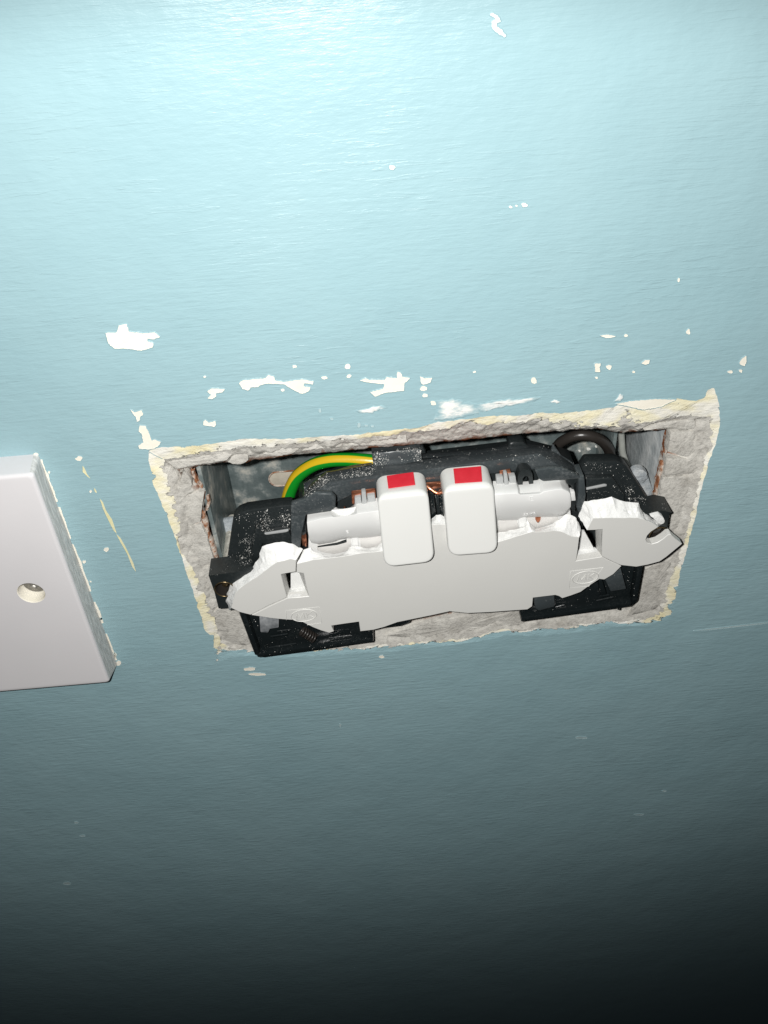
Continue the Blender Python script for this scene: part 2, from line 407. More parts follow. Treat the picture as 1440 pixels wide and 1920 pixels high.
WX0, WX1, WZ0, WZ1 = -1300.0, 1300.0, -900.0, 1100.0
def wall_mesh():
    rect = [Vector((WX0, 0, WZ0)), Vector((WX1, 0, WZ0)), Vector((WX1, 0, WZ1)), Vector((WX0, 0, WZ1))]
    tri = tessellate_polygon([[Vector((v.x, v.z, 0)) for v in rect], [Vector((v.x, v.z, 0)) for v in outer]])
    verts = rect + outer; faces = [list(t) for t in tri]
    k = len(verts); verts += [v + Vector((0, 100, 0)) for v in rect]
    for i in range(4): j = (i + 1) % 4; faces.append([i, j, k + j, k + i])
    faces.append([k, k + 1, k + 2, k + 3])
    return finish('wall', verts, faces, M_WALL, None, 0)
wall = wall_mesh()
tag(wall, 'light blue painted wall with brush marks, chipped paint and a rectangular opening', None, None, 'structure')

def ring_between(name, A, B, rows, mat, amp, bulge, extra=None, fine=0.9):
    verts, uv, faces = [], [], []
    for r in range(rows + 1):
        t = r / rows; wgt = min(1, 4 * t) * min(1, 4 * (1 - t))
        for i in range(NR):
            v = A[i].lerp(B[i], t)
            d = nzv(v, 0.28) * amp + nzv(v, fine) * amp * 0.5
            v = v + d * wgt + Vector((0, -bulge * wgt, 0))
            verts.append(v); uv.append((i / NR, t))
    n = rows + 1
    if extra:
        for i in range(NR): verts.append(B[i] + Vector(extra)); uv.append((i / NR, 1.0))
        n += 1
    for r in range(n - 1):
        for i in range(NR):
            j = (i + 1) % NR; faces.append([r * NR + i, r * NR + j, (r + 1) * NR + j, (r + 1) * NR + i])
    return finish(name, verts, faces, mat, wall, 60, uv=uv)
ring_between('torn_paint_edge', outer, inner, 6, M_CREAM, 0.18, 0.03, fine=1.3)
ring_between('plaster_reveal', inner, boxed, 14, M_PLASTER, 0.75, 0.25, extra=(0, 3.0, 0))

def chunk(px, y, thick=3.0, rough=0.22, name='plaster_chunk', mat=M_PLASTER):
    base = [P(a, b, y) for a, b in px]; base.append(base[0])
    n = max(24, int(sum((b - a).length for a, b in zip(base, base[1:])) / 0.7))
    ol = roughen(resample(base, n), 0.18, 1.1); c = sum(ol, Vector()) / n
    verts, faces = [], []
    for s, dy in ((1.0, thick), (1.0, 0.25), (0.975, 0.0), (0.82, -0.1), (0.6, -0.15), (0.35, -0.15)):
        for v in ol:
            q = c.lerp(v, s); q.y += dy
            if dy <= 0: q.y += rough * (nz(q, 0.35, 3) + 0.6 * nz(q, 1.1, 9)) * (1 if s < 0.97 else 0.5)
            verts.append(q)
    for r in range(5):
        for i in range(n):
            j = (i + 1) % n; faces.append([r * n + i, r * n + j, (r + 1) * n + j, (r + 1) * n + i])
    verts.append(c + Vector((0, -0.15, 0)))
    for i in range(n): faces.append([5 * n + i, 5 * n + (i + 1) % n, 6 * n])
    return finish(name, verts, faces, mat, wall, 40, uv=[(0.5, 0.2)] * len(verts))
CH = [
 ([(427,866),(444,847),(458,845),(465,854),(467,863),(452,871),(434,870)], 1.6),
 ([(344,884),(337,901),(326,914),(330,935),(338,938),(355,925),(360,907),(356,893)], 1.7),
 ([(332,940),(334,963),(340,989),(357,985),(376,979),(378,959),(383,926),(367,923),(356,928)], 2.0),
 ([(340,993),(335,1005),(337,1029),(345,1052),(366,1066),(404,1056),(392,1020),(388,1003),(377,983),(357,988)], 1.9),
 ([(398,1148),(412,1140),(429,1141),(447,1152),(455,1160),(470,1207),(458,1212),(436,1207),(414,1201),(410,1183),(402,1163)], 0.9),
 ([(366,1071),(404,1060),(420,1108),(408,1134),(395,1146),(386,1120)], 1.7),
 ([(493,852),(505,837),(540,834),(557,834),(562,842),(547,851),(520,856)], 1.5),
 ([(648,836),(664,828),(686,822),(735,816),(762,812),(764,829),(700,836)], 1.6),
 ([(1258,809),(1303,809),(1305,855),(1281,857),(1252,846)], 1.6),
 ([(1250,860),(1308,862),(1311,886),(1276,890),(1245,891)], 1.4),
 ([(1242,896),(1310,892),(1302,951),(1288,995),(1222,1000),(1233,942)], 1.5),
 ([(1208,807),(1224,797),(1260,788),(1304,787),(1304,804),(1282,806),(1242,801)], 1.0),
 ([(566,845),(640,838),(644,826),(600,829),(575,833)], 1.8),
 ([(1210,1066),(1262,1040),(1252,1098),(1233,1142),(1172,1158),(1196,1130)], 1.0),
 ([(720,1192),(800,1168),(900,1150),(985,1140),(985,1172),(900,1188),(800,1200)], 1.3),
 ([(312,866),(356,858),(398,853),(424,847),(438,850),(424,864),(364,873),(330,880)], 0.9),
]
for px, y in CH: chunk(px, y)

# chipped paint: a bare patch with the paint film standing up round it
def chip(px, mat=M_CHIP_LITHOLE, name='paint_chip', lip=0.30, jag=0.13):
    base = [P(a, b, 0) for a, b in px]; base.append(base[0])
    ln = sum((b - a).length for a, b in zip(base, base[1:]))
    n = max(18, min(260, int(ln / 0.22)))
    ol = roughen(resample(base, n), jag, 2.2)
    if sum(a.x * b.z - b.x * a.z for a, b in zip(ol, ol[1:] + ol[:1])) < 0: ol.reverse()
    nrm = []
    for i in range(n):
        t = ol[(i + 1) % n] - ol[i - 1]; q = Vector((t.z, 0, -t.x)); nrm.append(q.normalized() if q.length > 1e-6 else Vector((1, 0, 0)))
    verts = [v + Vector((0, -0.03, 0)) for v in ol]
    verts += [v + Vector((0, -0.10, 0)) for v in ol]
    verts += [v + q * lip * 0.5 + Vector((0, -0.08, 0)) for v, q in zip(ol, nrm)]
    verts += [v + q * lip + Vector((0, 0.02, 0)) for v, q in zip(ol, nrm)]
    tri = tessellate_polygon([[Vector((v.x, v.z, 0)) for v in ol]])
    faces = [list(t) for t in tri]; mi = [0] * len(faces)
    for r in range(3):
        for i in range(n):
            j = (i + 1) % n; faces.append([r * n + i, r * n + j, (r + 1) * n + j, (r + 1) * n + i]); mi.append(1 if r else 0)
    return finish(name, verts, faces, [mat, M_WALL], wall, 30, mi=mi)
def blob(cx, cy, bw, bh, rot=0.0, n=11):
    out = []; k = random.random() * 99
    for i in range(n):
        a = 2 * math.pi * i / n; r = 1 + 0.45 * noise.noise(Vector((math.cos(a) * 1.3 + k, math.sin(a) * 1.3, k)))
        x, y = math.cos(a) * r * bw / 2, math.sin(a) * r * bh / 2
        out.append((cx + x * math.cos(rot) - y * math.sin(rot), cy + x * math.sin(rot) + y * math.cos(rot)))
    return out
BIG = [
 [(198,624),(219,623),(223,610),(237,607),(242,622),(272,625),(290,623),(300,631),(288,636),(276,634),(276,640),(288,643),(286,651),(265,657),(235,653),(214,653),(203,643)],
 [(448,718),(455,713),(496,709),(503,703),(514,706),(515,713),(531,716),(567,711),(588,715),(586,720),(570,718),(569,724),(582,726),(579,733),(567,738),(556,734),(533,720),(512,719),(496,719),(482,725),(470,726),(466,732),(455,729)],
 [(675,713),(686,709),(692,712),(721,712),(725,707),(744,709),(745,697),(751,698),(755,706),(769,709),(758,718),(757,732),(721,736),(703,743),(694,735),(718,729),(721,720),(693,717)],
 [(262,797),(272,798),(276,805),(282,818),(284,826),(290,824),(301,828),(298,835),(290,840),(281,842),(261,841),(260,835),(269,829),(266,813),(260,809)],
 [(389,733),(397,728),(421,729),(418,735),(404,737),(406,743),(398,748),(389,747),(396,740)],
 [(381,791),(385,787),(392,792),(404,789),(405,796),(402,800),(392,798),(382,797)],
 [(245,768),(252,773),(266,769),(268,777),(263,781),(261,789),(257,790),(255,781),(249,776)],
 [(919,27),(924,24),(930,27),(936,34),(938,40),(930,43),(931,50),(941,57),(949,66),(946,69),(936,64),(927,57),(922,49),(922,40),(931,36)],
 [(1155,757),(1180,752),(1230,748),(1268,749),(1256,754),(1240,762),(1205,768),(1185,763)],
 [(1125,629),(1138,627),(1156,630),(1146,633),(1136,633)],
 [(1386,680),(1391,672),(1398,667),(1400,676),(1396,686),(1387,683)],
 [(788,705),(795,709),(811,708),(806,717),(793,721),(789,716)],
 [(1115,682),(1126,681),(1124,690),(1125,697),(1116,697)],
 [(1203,681),(1209,675),(1218,674),(1217,681),(1209,684)],
]
for c in BIG: chip(c)
for q in [(552,687,9,5),(652,687,10,10),(654,705,9,6),(608,708,14,5),(794,728,13,9),(797,741,10,8),(1001,713,10,12),(1174,629,8,5),(1290,622,9,10),(1142,688,10,8),(1118,708,6,4),(1188,697,5,4),(1369,697,9,6),(1388,695,6,6),(735,314,11,8),(983,384,11,8),(957,388,7,4),(968,386,4,3),(384,706,5,4),(530,731,7,4),(813,755,12,9),(148,859,13,7),(200,1030,10,8),(170,921,5,5),(600,770,5,8),(622,785,7,6),(673,797,6,10),(687,798,8,5),(698,799,6,4),(468,1254,22,7),(485,1264,34,5),(715,1231,10,5),(638,1360,4,6),(155,1567,12,3),(126,1656,14,5),(143,1542,8,3),(1090,1383,20,5),(1198,1527,18,3),(1245,1483,8,3),(1272,525,4,7),(890,697,6,4)]:
    chip(blob(*q), M_PALE if q[1] > 1270 or 760 < q[1] < 800 else M_CHIP_LITHOLE, lip=0.18)
for c in ([(155,873),(158,876),(163,888),(170,897),(164,893),(155,884)], [(187,934),(193,941),(199,957),(210,973),(219,1000),(213,994),(200,968),(193,953)], [(218,1001),(226,1008),(238,1030),(250,1055),(255,1072),(248,1062),(238,1037),(226,1016)], [(176,914),(180,918),(182,924),(178,922)]):
    chip(c, M_YCHIP, lip=0.15, jag=0.04)
chip([(1300,1182.5),(1330,1178.5),(1380,1173),(1440,1166),(1500,1160),(1500,1162),(1440,1168.5),(1380,1175.5),(1330,1181)], M_PALE, 'hairline_crack', lip=0.2, jag=0.12)
# dragged white filler above the opening
def smear(px):
    base = [P(a, b, 0) for a, b in px]; base.append(base[0])
    n = max(20, int(sum((b - a).length for a, b in zip(base, base[1:])) / 0.5))
    ol = roughen(resample(base, n), 0.45, 0.9); c = sum(ol, Vector()) / n
    verts = [c.lerp(v, 1.12) + Vector((0, 0.03, 0)) for v in ol]; uv = [(0, 0.0)] * n
    for s, t in ((1.08, 0.0), (0.95, 0.25), (0.75, 0.7), (0.4, 1.0)): verts += [c.lerp(v, s) + Vector((0, -0.05 - 0.10 * t, 0)) for v in ol]; uv += [(0, t)] * n
    verts.append(c + Vector((0, -0.15, 0))); uv.append((0, 1.0)); faces = []
    for r in range(4):
        for i in range(n): j = (i + 1) % n; faces.append([r * n + i, r * n + j, (r + 1) * n + j, (r + 1) * n + i])
    for i in range(n): faces.append([4 * n + i, 4 * n + (i + 1) % n, 5 * n])
    finish('filler_smear', verts, faces, M_SMEAR, wall, 60, uv=uv)
for s in ([(818,752),(850,750),(885,757),(898,766),(892,776),(840,787),(815,786),(822,770)], [(890,759),(940,750),(985,748),(1012,744),(1000,752),(950,762),(905,772)], [(668,770),(690,765),(715,761),(722,765),(700,772),(675,774)], [(1152,752),(1162,738),(1170,740),(1162,752)], [(1030,752),(1046,749),(1050,754),(1036,757)]):
    smear(s)

# ---------------------------------------------------------------- galvanised back box sunk in the wall
BX0, BX1, BZ0, BZ1, BY0, BY1 = -64.2, 64.2, -37.0, 34.6, 4.2, 39.0
box = thing('back_box', (0, BY1, BZ0), 'old galvanised steel back box with rusty rim sunk in the wall opening', 'back box')
def slab(name, x0, x1, y0, y1, z0, z1, mat, parent, bevel=0.15):
    return prism(name, [Vector((x0, y0, z0)), Vector((x1, y0, z0)), Vector((x1, y0, z1)), Vector((x0, y0, z1))], y1 - y0, mat, parent, bevel)
slab('back_panel', BX0, BX1, BY1, BY1 + 1.2, BZ0, BZ1, M_GALV, box)
slab('side_panel', BX0, BX0 + 1.2, BY0 + 0.4, BY1 - 0.1, BZ0, BZ1, M_GALV, box)
slab('side_panel', BX1 - 1.2, BX1, BY0 + 0.4, BY1 - 0.1, BZ0, BZ1, M_SMEARED, box)
slab('top_panel', BX0 + 1.25, BX1 - 1.25, BY0 + 0.4, BY1 - 0.1, BZ1 - 1.2, BZ1, M_GALV, box)
slab('bottom_panel', BX0 + 1.25, BX1 - 1.25, BY0 + 0.4, BY1 - 0.1, BZ0, BZ0 + 1.2, M_GALV, box)
def rust_rim(px, y, wdt):
    pl = catmull(PL(px, y), 6); n = len(pl)
    rows = []
    for k in range(5):
        rows.append([])
        for v in pl:
            q = v + Vector((wdt * (k / 4 - 0.5) * (1 + 0.8 * nz(v, 0.3, 5)), 0, 0)); q += nzv(q, 0.8) * 0.25
            q.y -= 0.5 * math.sin(math.pi * k / 4); rows[-1].append(q)
    strip('rusty_rim', rows, (0, 1.2, 0), M_RUST, box, 0, smooth=60)
rust_rim([(361,882),(364,893),(370,905),(378,913)], 3.4, 1.0)
rust_rim([(381,962),(386,985),(391,1003),(398,1025),(404,1042),(411,1060)], 3.3, 1.1)
rust_rim([(389,930),(391,945),(388,955)], 4.0, 1.1)
rust_rim([(1243,866),(1240,880),(1236,896),(1232,914),(1229,935)], 3.2, 0.7)
rust_rim([(1257,818),(1252,838),(1248,850)], 3.0, 0.5)
# knock-outs and the fixing slot on the back panel
def pill(c, a, b, n=28):
    out = []
    for k in range(n):
        th = 2 * math.pi * k / n; s = (a - b) * (1 if math.cos(th) >= 0 else -1)
        out.append(Vector((c.x + s + b * math.cos(th), c.y, c.z + b * math.sin(th))))
    return out
c = P(536, 897, 38.6)
prism('fixing_slot', pill(c, 5.2, 2.6), 0.35, simple('dry_mortar', [(0.42, 0.38, 0.31), (0.55, 0.50, 0.42)], 0.9, 300), box, 0.1)
tube('slot_edge', pill(P(536, 897, 38.5), 5.4, 2.8) + [pill(P(536, 897, 38.5), 5.4, 2.8)[0]], 0.28, M_RUST, box, 6, 1)
for (a, b, r) in ((1100, 850, 9.0), (660, 900, 9.0)):
    cc = circle(P(a, b, 38.8), r, 40); tube('knockout', cc + [cc[0]], 0.25, M_GALV, box, 6, 1)
for (a, b, r) in ((1104, 843, 0.8), (1118, 838, 0.55), (1087, 846, 0.5), (1098, 856, 0.4)):
    chunk(blob(a, b, r * 9, r * 6), 38.6, 0.5, 0.05, 'mortar_speck', M_DUST).parent = box
# mortar specks were built in wall space; re-seat them on the box
for o in [o for o in box.children if o.name.startswith('mortar_speck')]:
    o.data.transform(Matrix.Translation(-OFF[box.name] * MM))
# fixing lugs of the box
lug = prism('screw_lug', PL([(404,980),(420,976),(437,973),(444,1000),(442,1060),(424,1072),(412,1066)], 16.0), 1.6, M_LUG, box, 0.3)
lug2 = prism('screw_lug', PL([(1183,892),(1192,883),(1206,880),(1214,889),(1232,940),(1230,962),(1210,968),(1190,930)], 9.0), 1.6, M_LUG, box, 0.4)
chunk([(1185,889),(1192,882),(1204,881),(1213,887),(1214,897),(1204,907),(1193,900)], 7.2, 2.5, 0.5, 'mortar_lump', M_LUG).data.transform(Matrix.Translation(-OFF[box.name] * MM))
[o for o in wall.children if o.name.startswith('mortar_lump')][0].parent = box
slab('corner_fold', 54.5, 55.6, 24, BY1 - 0.2, BZ0 + 2, BZ1 - 1.4, M_GALV, box)

# ---------------------------------------------------------------- cables in the box
cable = tube('black_cable', [P(1000,905,24), P(1030,860,22), P(1046,835,19), P(1062,823,17), P(1085,816,15.5), P(1110,818,15), P(1130,828,16), P(1142,845,18), P(1142,862,20), P(1130,882,22), P(1100,900,25)], 1.55, M_CABLE, None, 16, 8, origin=P(1062,823,17))
tag(cable, 'black cable bent in a loop at the top right inside the back box', 'cable')
cable2 = tube('grey_cable', [P(1164,800,30), P(1166,830,30), P(1168,850,30), P(1176,872,29), P(1192,900,28), P(1200,930,28)], 1.0, M_SHEATH, None, 12, 8, origin=P(1166,830,30))
tag(cable2, 'thin grey cable running down inside the right end of the back box', 'cable')
earth = tube('earth_wire', [P(545,1005,17), P(536,965,16.5), P(539,938,16), P(547,912,15.5), P(561,890,15), P(587,872,14), P(617,863.5,13), P(650,861.5,12), P(681,863,11), P(705,865,10.5), P(730,866,10.5)], 1.92, M_EARTH, None, 32, 10, twist=-0.10, twist0=0.72, origin=P(545,1005,13))
tag(earth, 'green and yellow striped earth wire curving over the left end of the socket', 'wire')

# ---------------------------------------------------------------- the broken double socket
YF = -10.0
sock = thing('double_socket', P(830, 1040, -2), 'broken double wall socket with cracked white front plate and two red striped rocker switches', 'wall socket')
CR = math.radians(3.0)

def shard(name, pts, yf, thick, parent, amp=0.32, cham=0.14, step=0.55, rows=6):
    F, B, G = [], [], []
    raw = []
    for p in pts:
        f = P(p[0], p[1], yf)
        raw.append((f, P(p[2], p[3], p[4]) if len(p) > 2 else f + Vector((0, thick, 0)), 1.0 if len(p) > 2 else 0.0))
    n = len(raw)
    for i in range(n):
        f0, b0, g0 = raw[i]; f1, b1, g1 = raw[(i + 1) % n]
        k = max(1, int(max((f1 - f0).length, (b1 - b0).length) / step)) if (g0 + g1) == 2 else max(1, int((f1 - f0).length / 2.5))
        for s in range(k):
            t = s / k; g = g0 + (g1 - g0) * t if s else g0
            if g0 + g1 < 2 and s: g = 0.0
            F.append(f0.lerp(f1, t)); B.append(b0.lerp(b1, t)); G.append(g)
    m = len(F)
    for i in range(m):
        if G[i] > 0.5:
            d = nzv(F[i], 0.9) * 0.12; F[i] = F[i] + Vector((d.x, 0, d.z)); d = nzv(B[i], 0.5) * 0.5; B[i] = B[i] + Vector((d.x, 0, d.z))
    area = sum(F[i].x * F[(i + 1) % m].z - F[(i + 1) % m].x * F[i].z for i in range(m))
    sg = 1 if area > 0 else -1
    ins = []
    for i in range(m):
        a = (F[i] - F[i - 1]); b = (F[(i + 1) % m] - F[i])
        na = Vector((-a.z, 0, a.x)).normalized() * sg; nb = Vector((-b.z, 0, b.x)).normalized() * sg
        q = na + nb
        q = q.normalized() / max(0.5, q.normalized().dot(na)) if q.length > 0.2 else na
        ins.append(F[i] + q * cham * (0.4 if G[i] > 0.5 else 1))
    verts = list(ins); mi = []; faces = []
    for r in range(rows + 1):
        t = r / rows; wg = math.sin(math.pi * t) ** 0.6 if 0 < t < 1 else 0
        for i in range(m):
            v = (F[i] + Vector((0, cham * (0.4 if G[i] > 0.5 else 1), 0))).lerp(B[i], t)
            if wg and G[i] > 0.5:
                v = v + (nzv(v, 0.45) + 0.7 * nzv(v, 1.3)) * amp * wg
            verts.append(v)
    for r in range(rows + 1):
        for i in range(m):
            j = (i + 1) % m; faces.append([r * m + i, r * m + j, (r + 1) * m + j, (r + 1) * m + i])
            mi.append(1 if (G[i] > 0.5 and G[j] > 0.5 and r > 0) else 0)
    tri = tessellate_polygon([[Vector((v.x, v.z, 0)) for v in ins]])
    for t in tri: faces.append(list(t)); mi.append(0)
    last = (rows + 1) * m
    tri = tessellate_polygon([[Vector((v.x, v.z, 0)) for v in verts[last:last + m]]])
    for t in tri: faces.append([last + q for q in t]); mi.append(0)
    return finish(name, verts, faces, [M_PLATE, M_FRACT], parent, 20, mi=mi)

YB = -6.8
main_pts = [
 (557,1057,570,1031,YB),(575,1053,582,1027,YB),(592,1049,594,1037,-7.5),(606,1048,606,1040,-7.8),(626,1045,626,1042,-8),(646,1043,648,1036,-7.6),(662,1040,659,1026,YB),(672,1038,672,1026,YB),(685,1036,688,1028,-7.4),(700,1035,706,1024,YB),(719,1033,718,1017,YB),
 (760,1028,760,1010,YB),(800,1000,802,980,YB),(811,984,809,973,YB),(820,983,818,965,YB),(827,983,827,965,YB),(836,984,836,972,YB),(850,1010,850,990,YB),(900,1025,900,1003,YB),(933,1017,933,1000,YB),(960,1008,962,993,YB),(985,1001,984,987,YB),(998,997,991,976,YB),(1004,998,1003,992,-7.5),(1020,997,1022,987,YB),(1040,995,1038,980,YB),(1050,996,1050,975,YB),(1060,1000,1060,964,YB),(1072,1006,1072,966,YB),(1085,1007,1080,972,YB),(1088,1003,1088,985,YB),
 (1086,1010),(1083,1035),(1080,1052),(1092,1050),(1129,1044),(1140,1050),(1158,1058),(1165,1062),
 (1150,1077),(1133,1087),(1124,1086),(1104,1099),(1089,1110),(1070,1117),(1054,1122),(1048,1118),(1041,1116),(1020,1118.5),(999.6,1121),(998,1137),(989,1143),(960,1145),(920,1148),(877,1150),(843,1146.5),(809,1154),(745,1167),(720,1176),(701,1181),(675.6,1184),(673,1166),(647,1169.5),(621,1173.5),(626,1184),(617.5,1187),(601,1182),(586,1176),(574,1170),(563,1164.5),(556,1163),(538,1162),(520,1160.5),(507,1159),(472,1153.5),
 (505,1137),(539,1121.5),(560,1120),(579,1118),(574,1100),(569,1075),(556,1073.5),(556,1066)]
main = shard('front_plate', main_pts, YF, 2.4, sock)
main['label'] = 'large cracked middle piece of the white front plate'
left_pts = [
 (555,1050,568,1030,YB),(545,1048,549,1019,YB),(530,1052,537,1017,YB),(520,1054,517,1017,YB),(512,1059,500,1021,YB),(505,1064,491,1024,YB),(498,1069,485,1045,YB),(486,1079,470,1068,YB),(470,1089,452,1080,YB),(455,1099,433,1092,YB),(446,1107,429,1104,YB),(440,1114,424,1118,YB),(438,1122,421,1127,YB),(436,1131,426,1134,YB),(433,1140,427,1144,YB),
 (450,1148),(470,1153),(503,1135.5),(538,1120),(532,1098),(527,1077),(541,1074.5),(554.5,1072),(555,1062)]
left = shard('plate_shard', left_pts, YF - 0.05, 2.4, sock, amp=0.34)
left['label'] = 'cracked pointed left end of the white front plate'
right_pts = [
 (1101,994,1083,968,YB),(1107,982,1086,960,YB),(1112,972,1095,940,YB),(1135,971,1122,936,YB),(1160,971,1149,932,YB),(1178,971,1160,940,YB),(1196,971,1196,943,YB),(1206,974,1199,953,YB),(1216,977,1214,965,YB),(1226,982,1226,972,YB),(1234,988,1240,985,-7.2),
 (1229,992),(1221,997),(1214,1004),(1211,1012),(1214,1018),(1222,1020),(1233,1017),(1244,1010),(1252,1003),(1258,1002),(1265,1009),(1279,1020),(1264,1032.5),(1250,1044),(1237,1053),(1215,1059),(1192.6,1063),(1165,1060),(1157,1057),(1129,1043.5),(1129,1020),(1130,992.6),(1116,994)]
right = shard('plate_shard', right_pts, YF - 0.25, 2.4, sock, amp=0.42)
right['label'] = 'broken right end of the white front plate with the screw hole'

# slot floors and lead-in bevels in the two broken pin slots
def poly3(name, pts, t, mat, parent=sock, bevel=0.1): return prism(name, pts, t, mat, parent, bevel)
poly3('slot_bevel', [P(539,1121,-9.9), P(579,1118,-9.9), P(572,1103,-6.4), P(543,1108,-6.4)], 1.2, M_FRACT)
poly3('slot_bevel', [P(527,1077,-9.9), P(538,1121,-9.9), P(543,1108,-6.4), P(534,1076,-6.4)], 1.2, M_PLATE)
poly3('slot_bevel', [P(569,1075,-9.9), P(579,1118,-9.9), P(572,1103,-6.4), P(563,1076,-6.4)], 1.2, M_PLATE)
poly3('slot_shutter', PL([(545,1077),(561,1074),(573,1104),(545,1112)], -6.0), 1.2, M_SHUT)
poly3('slot_bevel', [P(1081,1052,-9.9), P(1130,1045,-9.9), P(1118,1031,-6.4), P(1088,1033,-6.4)], 1.2, M_FRACT)
poly3('slot_bevel', [P(1130,993,-9.9), P(1129,1044,-9.9), P(1119,1031,-6.4), P(1118,994,-6.4)], 1.2, M_PLATE)
poly3('slot_shutter', PL([(1092,998),(1097,998),(1113,1027),(1113,1033),(1086,1036)], -6.0), 1.2, M_SHUT)

# embossed badge: framed oval with two letters
def badge(cx, cy, ang, fr):
    c = P(cx, cy, YF); a, b = 3.65, 2.35
    u = Vector((math.cos(ang), 0, math.sin(ang))); v = Vector((-math.sin(ang), 0, math.cos(ang)))
    el = [c + u * a * math.cos(2 * math.pi * k / 48) + v * b * math.sin(2 * math.pi * k / 48) for k in range(49)]
    o = tube('badge_oval', el, 0.16, M_PLATE, main, 6, 1)
    def stroke(pts, r=0.17): tube('badge_letter', [c + u * x + v * z for x, z in pts], r, M_PLATE, main, 6, 1)
    stroke([(-2.35, -1.15), (-1.75, 1.15), (-1.15, -0.75), (0.1, 1.15), (0.1, -1.15)])
    stroke([(0.95, 1.15), (0.95, -1.15)]); stroke([(2.45, 1.1), (1.0, 0.05), (2.5, -1.05)])
    f = [P(x, y, YF) for x, y in fr]
    tube('badge_frame', f + [f[0]] if len(f) == 4 else f, 0.10, M_PLATE, main, 6, 1)
badge(570, 1154, math.radians(4), [(537,1162),(536,1145),(598,1138),(603,1168),(576,1171.5)])
badge(1097.5, 1082.5, math.radians(3.5), [(1104,1099),(1068,1102.5),(1070,1071),(1131,1064)])

# white mechanism behind the plate: carrier, shutters, recess panels
poly3('mechanism_carrier', PL([(579,988),(660,978),(720,970),(722,1050),(577,1060)], -5.6), 4, M_SHUT, bevel=0.3)
poly3('mechanism_carrier', PL([(928,940),(1066,930),(1074,990),(1086,1010),(1000,1010),(930,1030)], -5.6), 4, M_SHUT, bevel=0.3)
poly3('recess_panel', PL([(594,1023),(657,1011),(658,1027),(646,1035),(626,1039),(606,1036),(595,1032)], -5.9), 0.6, M_RECESS)
poly3('recess_panel', PL([(674,1011),(716,1005.5),(719,1025),(678,1029)], -5.9), 0.6, M_RECESS)
poly3('recess_gap', PL([(595.5,1024.5),(632,1018),(650,1012),(650,1017),(632,1022),(595.5,1026.5)], -6.1), 0.3, M_BLACK, bevel=0.05)
poly3('recess_panel', PL([(935,978),(969,974),(973,992),(934,1001)], -5.9), 0.6, M_RECESS)
poly3('recess_panel', PL([(988,971),(1045,969),(1052,985),(1038,981),(1000,994),(993,987)], -5.9), 0.6, M_RECESS)
poly3('carrier_post', PL([(660,1008),(671,1008),(673,1036),(660,1036)], -6.4), 1.0, M_SHUT)
poly3('carrier_post', PL([(972,974),(986,970),(992,996),(975,996)], -6.4), 1.0, M_SHUT)

def shutter(rows_px, ys):
    rows = [PL(r, y) for r, y in zip(rows_px, ys)]
    return strip('shutter', rows, (0, 3.0, 0), M_SHUT, sock, 0.3, 3)
sh1 = shutter([
 [(577,967),(600,964),(622,960),(627,962),(634,966),(646,968),(656,965),(664,960),(668,952),(690,949),(712,946)],
 [(576,974),(600,968),(622,965.5),(627,968.5),(634,970),(646,970),(656,967),(664,963.5),(669,958),(690,956),(713,953)],
 [(575.5,980),(600,973),(623,969.5),(628,969),(636,968),(647,967),(657,965.5),(665,964.5),(671,963),(692,960),(715,957)],
 [(577,996),(600,995),(624,991.5),(629,990.5),(637,989.5),(648,988),(658,987),(666,986),(673,985),(693,983),(717,980)],
 [(580,1012),(596,1014),(620,1011),(627,1010),(636,1007),(648,1005),(658,1003.5),(666,1002.5),(674,1001),(696,997),(718,994)],
 [(584,1018),(597,1021),(624,1017),(631,1014.5),(638,1012),(650,1010),(659,1009.5),(668,1009),(676,1009),(697,1007),(719,1004)]],
 [-6.2, -7.6, -8.6, -8.9, -8.0, -6.2])
sh2 = shutter([
 [(927,914.5),(950,914),(970,912.5),(974,916),(992,915),(1012,912.5),(1017,909.5),(1040,907),(1051,906.5),(1062,911),(1067,914)],
 [(927,921),(950,920),(971,918),(975,925),(993,924),(1012,922),(1018,917),(1040,913),(1053,912),(1064,917),(1069,921)],
 [(927,927),(950,926),(971,925),(976,927.5),(993,927),(1013,926),(1020,922),(1042,918),(1055,917),(1066,922),(1070,927)],
 [(927,945),(950,944),(972,943),(978,943),(994,942.5),(1014,942),(1021,940),(1044,938),(1056,938),(1066,938),(1071,938)],
 [(927,965),(950,964),(972,962),(979,961),(995,960),(1014,959.5),(1022,959.5),(1044,959),(1056,958),(1065,955),(1070.5,950)],
 [(927,976),(950,976),(970,975),(980,971),(996,970),(1015,969.5),(1023,969.5),(1043,969),(1054,967.5),(1062,964),(1067,958)]],
 [-6.2, -7.6, -8.6, -8.9, -8.0, -6.2])
# raised moulding marks on the shutters
def lettering(parent, txt, px, py, y, h, ang, tilt, mat):
    cu = bpy.data.curves.new('t', 'FONT'); cu.body = txt; cu.size = h; cu.extrude = 0.09; cu.align_x = 'CENTER'; cu.align_y = 'CENTER'
    to = bpy.data.objects.new('t', cu); COL.objects.link(to)
    dg = bpy.context.evaluated_depsgraph_get(); me = bpy.data.meshes.new_from_object(to.evaluated_get(dg))
    bpy.data.objects.remove(to); bpy.data.curves.remove(cu)
    M = Matrix.Translation(P(px, py, y)) @ Matrix.Rotation(-ang, 4, 'Y') @ Matrix.Rotation(math.radians(90) + tilt, 4, 'X')
    verts = [M @ v.co for v in me.vertices]; faces = [list(p.vertices) for p in me.polygons]
    bpy.data.meshes.remove(me)
    finish('moulded_mark', verts, faces, mat, parent, 0)
lettering(sh2, '22\u00b742', 993, 964, -8.0, 1.5, math.radians(4), math.radians(24), M_SHUT)
